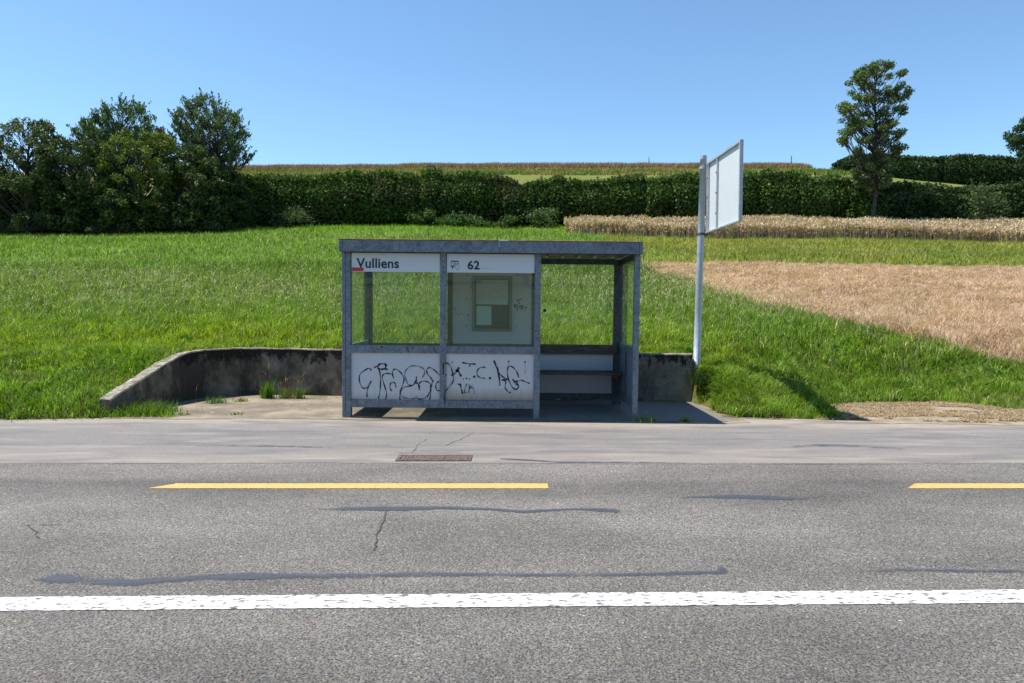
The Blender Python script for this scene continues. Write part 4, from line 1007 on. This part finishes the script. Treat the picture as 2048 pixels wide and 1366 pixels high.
def tree(label, x, y, clusters, cr, n, size, col, trunk_r, top, up=.2, name='tree', col2=None, trunk_w=None, lean=0, spread=1.0, flat=.8, core=0, limb=.9, lowlimb=.12):
    """clusters: (m,3) offsets (dx, dy, z above base)"""
    g = float(Hgt(np.array([x]), np.array([y]))[0]); root = thing(name, label, 'tree', (x, y, g))
    cl = np.array(clusters); m = len(cl); cc = cl+np.array([x, y, g])
    k = rng.integers(0, m, n); r = cr[k] if isinstance(cr, np.ndarray) else np.full(n, cr)
    dv = rng.normal(size=(n, 3)); dv /= np.linalg.norm(dv, axis=1)[:, None]; rad = rng.uniform(.15, 1, n)**.6
    C = cc[k]+dv*(r*rad)[:, None]*np.array([1, 1, flat]); C[:, 2] = np.maximum(C[:, 2], g+.05)
    cj = rng.uniform(.75, 1.25, (m, 1)); ca = np.array(col)*cj[k]
    if col2 is not None: mk = rng.random(m) < .35; ca = np.where(mk[k][:, None], np.array(col2), ca)
    if up > 1:      # upright shoots that make the outline feathery
        for q in rng.integers(0, m, 150):
            c0 = cc[q]; v = np.array([(c0[0]-x)*.35+rng.normal(0, .12), (c0[1]-y)*.2, .75]); v /= np.linalg.norm(v); L_ = rng.uniform(.35, .85); nn = 16
            sh = c0+v*np.linspace(.1, L_, nn)[:, None]+rng.normal(0, .035, (nn, 3)); C = np.concatenate([C, sh]); ca = np.concatenate([ca, np.tile(ca[min(q, len(ca)-1)], (nn, 1))])
    leaf_obj('crown', C, size, None, root, up=up, clump=ca)
    bm = bmesh.new(); tp = np.array([x+lean, y, g+top]); N = 9
    path = [Vector((x+lean*(i/N)+.12*math.sin(i*1.7+x), y+.1*math.cos(i*2.1), g-.2+(top+.2)*i/N)) for i in range(N+1)]
    tube(bm, path, [trunk_r*(1-.86*i/N)*(1.25 if i == 0 else 1) for i in range(N+1)], 8)
    for c in cc:
        hd_ = math.hypot(c[0]-x, c[1]-y); hz = min(max((c[2]-g)-limb*hd_-.25, lowlimb*top), top*.95); f = hz/top*N; i = int(f); p = path[min(i, N)].lerp(path[min(i+1, N)], f-i)
        e = Vector(c); L_ = (e-p).length
        if L_ < .3: continue
        mid = p.lerp(e, .5)+Vector((random.uniform(-.1, .1)*L_, random.uniform(-.1, .1)*L_, -.05*L_)); rb = trunk_r*.34*(1-hz/top*.6)
        tube(bm, [p, mid, e], [rb, rb*.6, .012], 5)
        for q in range(3):
            e2 = e+Vector((random.uniform(-1, 1), random.uniform(-1, 1), random.uniform(-.4, 1)))*.3; tube(bm, [mid.lerp(e, .6), e2], [rb*.4, .008], 4)
    obj('trunk', bm, M['bark'], root)
    return root
def clusters_px(outline, m, px0, py_base, y, dy, seed=1, fill=.5, inner=.0):
    """outline rows (py, left px, right px) of the crown at depth y; random cluster centres inside"""
    rs = np.random.default_rng(seed); pys = [o[0] for o in outline]; ls = [o[1] for o in outline]; rr_ = [o[2] for o in outline]
    s = y/FPX; area = np.array([max(r-l, 1) for l, r in zip(ls, rr_)], float); out = []
    x0, zb0 = P(px0, py_base, y)
    while len(out) < m:
        py = rs.uniform(pys[0], pys[-1]); l = np.interp(py, pys, ls); r = np.interp(py, pys, rr_)
        if rs.random() > (r-l)/area.max(): continue
        u = rs.uniform(-1, 1); u = np.sign(u)*abs(u)**fill; px = (l+r)/2+u*(r-l)/2
        X_, Z_ = P(px, py, y); hw = (r-l)/2*s
        out.append((X_-x0, rs.uniform(-1, 1)*math.sqrt(max(0, 1-u*u*.8))*min(hw, dy), Z_-zb0))
    return out
def base_y(px, y): # photo row of the ground under a tree
    x = P(px, 440, y)[0]; g = float(Hgt(np.array([x]), np.array([y]))[0]); v = (g-CAM_H)/y
    return 683-FPX*math.tan(math.atan(v)+PITCH)
def px_tree(label, pxc, y, outline, m, cr, n, size, col, tr, topy, **kw):
    by = base_y(pxc, y); x = P(pxc, by, y)[0]; dy = kw.pop('dy', 2.5); sd = kw.pop('seed', 1); fill = kw.pop('fill', .75)
    cl = clusters_px(outline, m, pxc, by, y, dy, sd, fill); top = P(pxc, topy, y)[1]-P(pxc, by, y)[1]
    return tree(label, x, y, cl, cr, n, size, col, tr, top, **kw)
# lone tree on the right
px_tree('tall slender tree with airy crown rising from the hedge behind the sign', 1745, 44.4,
    [(130, 1735, 1775), (145, 1715, 1795), (170, 1698, 1803), (200, 1690, 1806), (225, 1684, 1802), (240, 1700, 1790), (252, 1703, 1780), (262, 1688, 1795), (285, 1680, 1802), (300, 1700, 1802), (318, 1722, 1775), (335, 1705, 1772), (360, 1712, 1775), (385, 1730, 1765)],
    230, .31, 24000, .11, (.115, .165, .055), .15, 140, seed=5, dy=1.7, fill=.72, col2=(.155, .19, .075), flat=.72, limb=1.0, lowlimb=.30)
# small tree at right edge
px_tree('round crowned distant tree cut by the right edge of the picture', 2062, 131, [(240, 2045, 2080), (262, 2026, 2110), (285, 2024, 2115), (302, 2030, 2110), (312, 2036, 2100)], 60, 1.1, 8000, .36, (.045, .085, .035), .4, 262, seed=3, dy=5, flat=.8)
# left group, behind
px_tree('feathery tree with upright shoots rising behind the middle of the tree group', 250, 45.5, [(203, 235, 262), (218, 208, 292), (245, 182, 308), (262, 168, 322), (285, 150, 330), (330, 150, 330)], 300, .19, 10500, .125, (.11, .165, .055), .16, 215, seed=8, dy=1.8, up=1.6, fill=.72, flat=2.0)
px_tree('light feathery tree with a thin dark stem at the right of the tree group', 436, 44.6, [(194, 395, 425), (210, 370, 450), (235, 358, 480), (265, 355, 490), (290, 360, 486), (303, 370, 505), (318, 385, 500), (340, 395, 450)], 330, .18, 9000, .12, (.12, .175, .065), .13, 205, seed=11, dy=2.0, up=1.3, fill=.78, flat=1.5)
px_tree('brownish green bushy tree at the left edge of the picture', 62, 43.5, [(245, 50, 90), (262, 20, 118), (290, -10, 124), (330, -30, 130), (380, -40, 140), (456, -40, 140)], 300, .36, 24000, .125, (.105, .118, .045), .18, 262, seed=21, dy=2.2, up=.4, fill=.72)
px_tree('dark bushy tree partly beyond the left edge of the picture', -90, 43.5, [(262, -140, -40), (300, -180, -10), (360, -190, 0), (456, -190, 10)], 120, .6, 12000, .17, (.06, .085, .03), .18, 275, seed=22, dy=2.4)
px_tree('dense dark tree between the left edge tree and the bright shrub', 165, 42.6, [(282, 135, 195), (300, 105, 225), (340, 85, 250), (390, 80, 255), (457, 80, 255)], 240, .40, 25000, .13, (.062, .092, .028), .15, 295, seed=23, dy=2.0, fill=.7)
px_tree('yellow green leafy tree in the centre of the tree group', 278, 42.4, [(265, 262, 308), (278, 228, 340), (310, 212, 355), (350, 206, 362), (400, 206, 365), (457, 206, 365)], 240, .38, 25000, .125, (.125, .165, .030), .15, 285, seed=24, dy=1.9, fill=.7)
px_tree('dark green shrubby tree at the right end of the tree group', 385, 42.4, [(298, 355, 400), (320, 338, 425), (350, 330, 442), (390, 325, 455), (457, 318, 468)], 180, .42, 20000, .14, (.070, .100, .028), .14, 318, seed=25, dy=1.9, fill=.7)
px_tree('small russet leaved sapling top showing between the two feathery trees', 325, 45.0, [(260, 315, 335), (278, 306, 347), (305, 303, 350)], 30, .3, 2600, .12, (.20, .12, .055), .08, 262, seed=26, dy=.8)
px_tree('low dark bush filling the foot of the tree group by the hedge', 455, 43.6, [(345, 435, 470), (370, 420, 485), (400, 410, 495), (452, 400, 500)], 90, .42, 11000, .14, (.052, .078, .026), .1, 355, seed=27, dy=1.4)
px_tree('low dark bush in front of the left edge tree', 60, 41.8, [(350, 10, 110), (390, -20, 130), (458, -50, 150)], 110, .5, 14000, .15, (.055, .082, .026), .12, 365, seed=28, dy=1.4)
px_tree('low dark bush under the yellow green tree', 215, 41.6, [(380, 170, 270), (410, 140, 300), (458, 120, 330)], 100, .45, 12000, .15, (.050, .076, .024), .1, 385, seed=29, dy=1.2)
px_tree('low dark bush under the right end of the tree group', 360, 41.6, [(385, 330, 400), (415, 310, 430), (458, 290, 450)], 90, .45, 11000, .15, (.050, .074, .024), .1, 390, seed=30, dy=1.2)

px_tree('dark bushy tree furthest left beyond the edge of the picture', -260, 43.5, [(270, -300, -210), (310, -340, -180), (456, -350, -170)], 110, .6, 9000, .18, (.06, .09, .03), .18, 285, seed=33, dy=2.4)
# ---------------------------------------------------------------- stakes on the ridge, wire fence, trees behind the camera
for px, py, lab in ((1298, 318, 'thin stake on the ridge line, nearest the sign pole'), (1583, 315, 'thin stake on the ridge line, right of the sign panel')):
    x, z = P(px, py-3, 137); g = float(Hgt(np.array([x]), np.array([137.]))[0])
    bm = bmesh.new(); tube(bm, [(x, 137, g-.3), (x, 137, z-.05), (x+.02, 137, z+.05)], [.09, .08, .05], 6); tag(obj('stake', bm, M['stake'], origin=(x, 137, g)), lab, 'stake', 'stakes on the ridge')
def wire_fence(label, y, xa, xb, hz, n):
    xs = np.linspace(xa, xb, n); zs = Hgt(xs, np.full(n, y)); root = thing('wire_fence', label, 'fence', (xa, y, float(zs[0])))
    for h in hz:
        bm = bmesh.new(); pts = []
        for i in range(n-1):
            for k in range(6): t = k/6; pts.append((xs[i]*(1-t)+xs[i+1]*t, y, zs[i]*(1-t)+zs[i+1]*t+h-.10*math.sin(t*math.pi)))
        pts.append((xs[-1], y, zs[-1]+h)); tube(bm, pts, [.0065]*len(pts), 4); obj('wire', bm, M['wire'], root)
    for i in range(n): obj('post', tube(bmesh.new(), [(xs[i], y, zs[i]-.1), (xs[i], y, zs[i]+hz[-1]+.05)], [.014, .012], 6), M['stake'], root)
wire_fence('thin bluish wire fence just in front of the tall beige crop', 33.6, 9.6, 33, [.75], 6)
wire_fence('thin bluish wire fence along the far edge of the tan field', 25.5, 4.9, 26, [.45], 5)
for i, x in enumerate(np.arange(-70, 71, 10)):
    y = -60+4*math.sin(i*1.9); m = 26; cl = np.stack([rng.normal(0, 2.4, m), rng.normal(0, 2, m), rng.uniform(2, 9, m)], 1)
    t = tree('broad green tree in the row across the road behind the viewer', x+random.uniform(-2, 2), y, cl, 1.8, 1500, .8, (.05, .08, .03), .3, 9, spread=1); t['group'] = 'trees across the road'
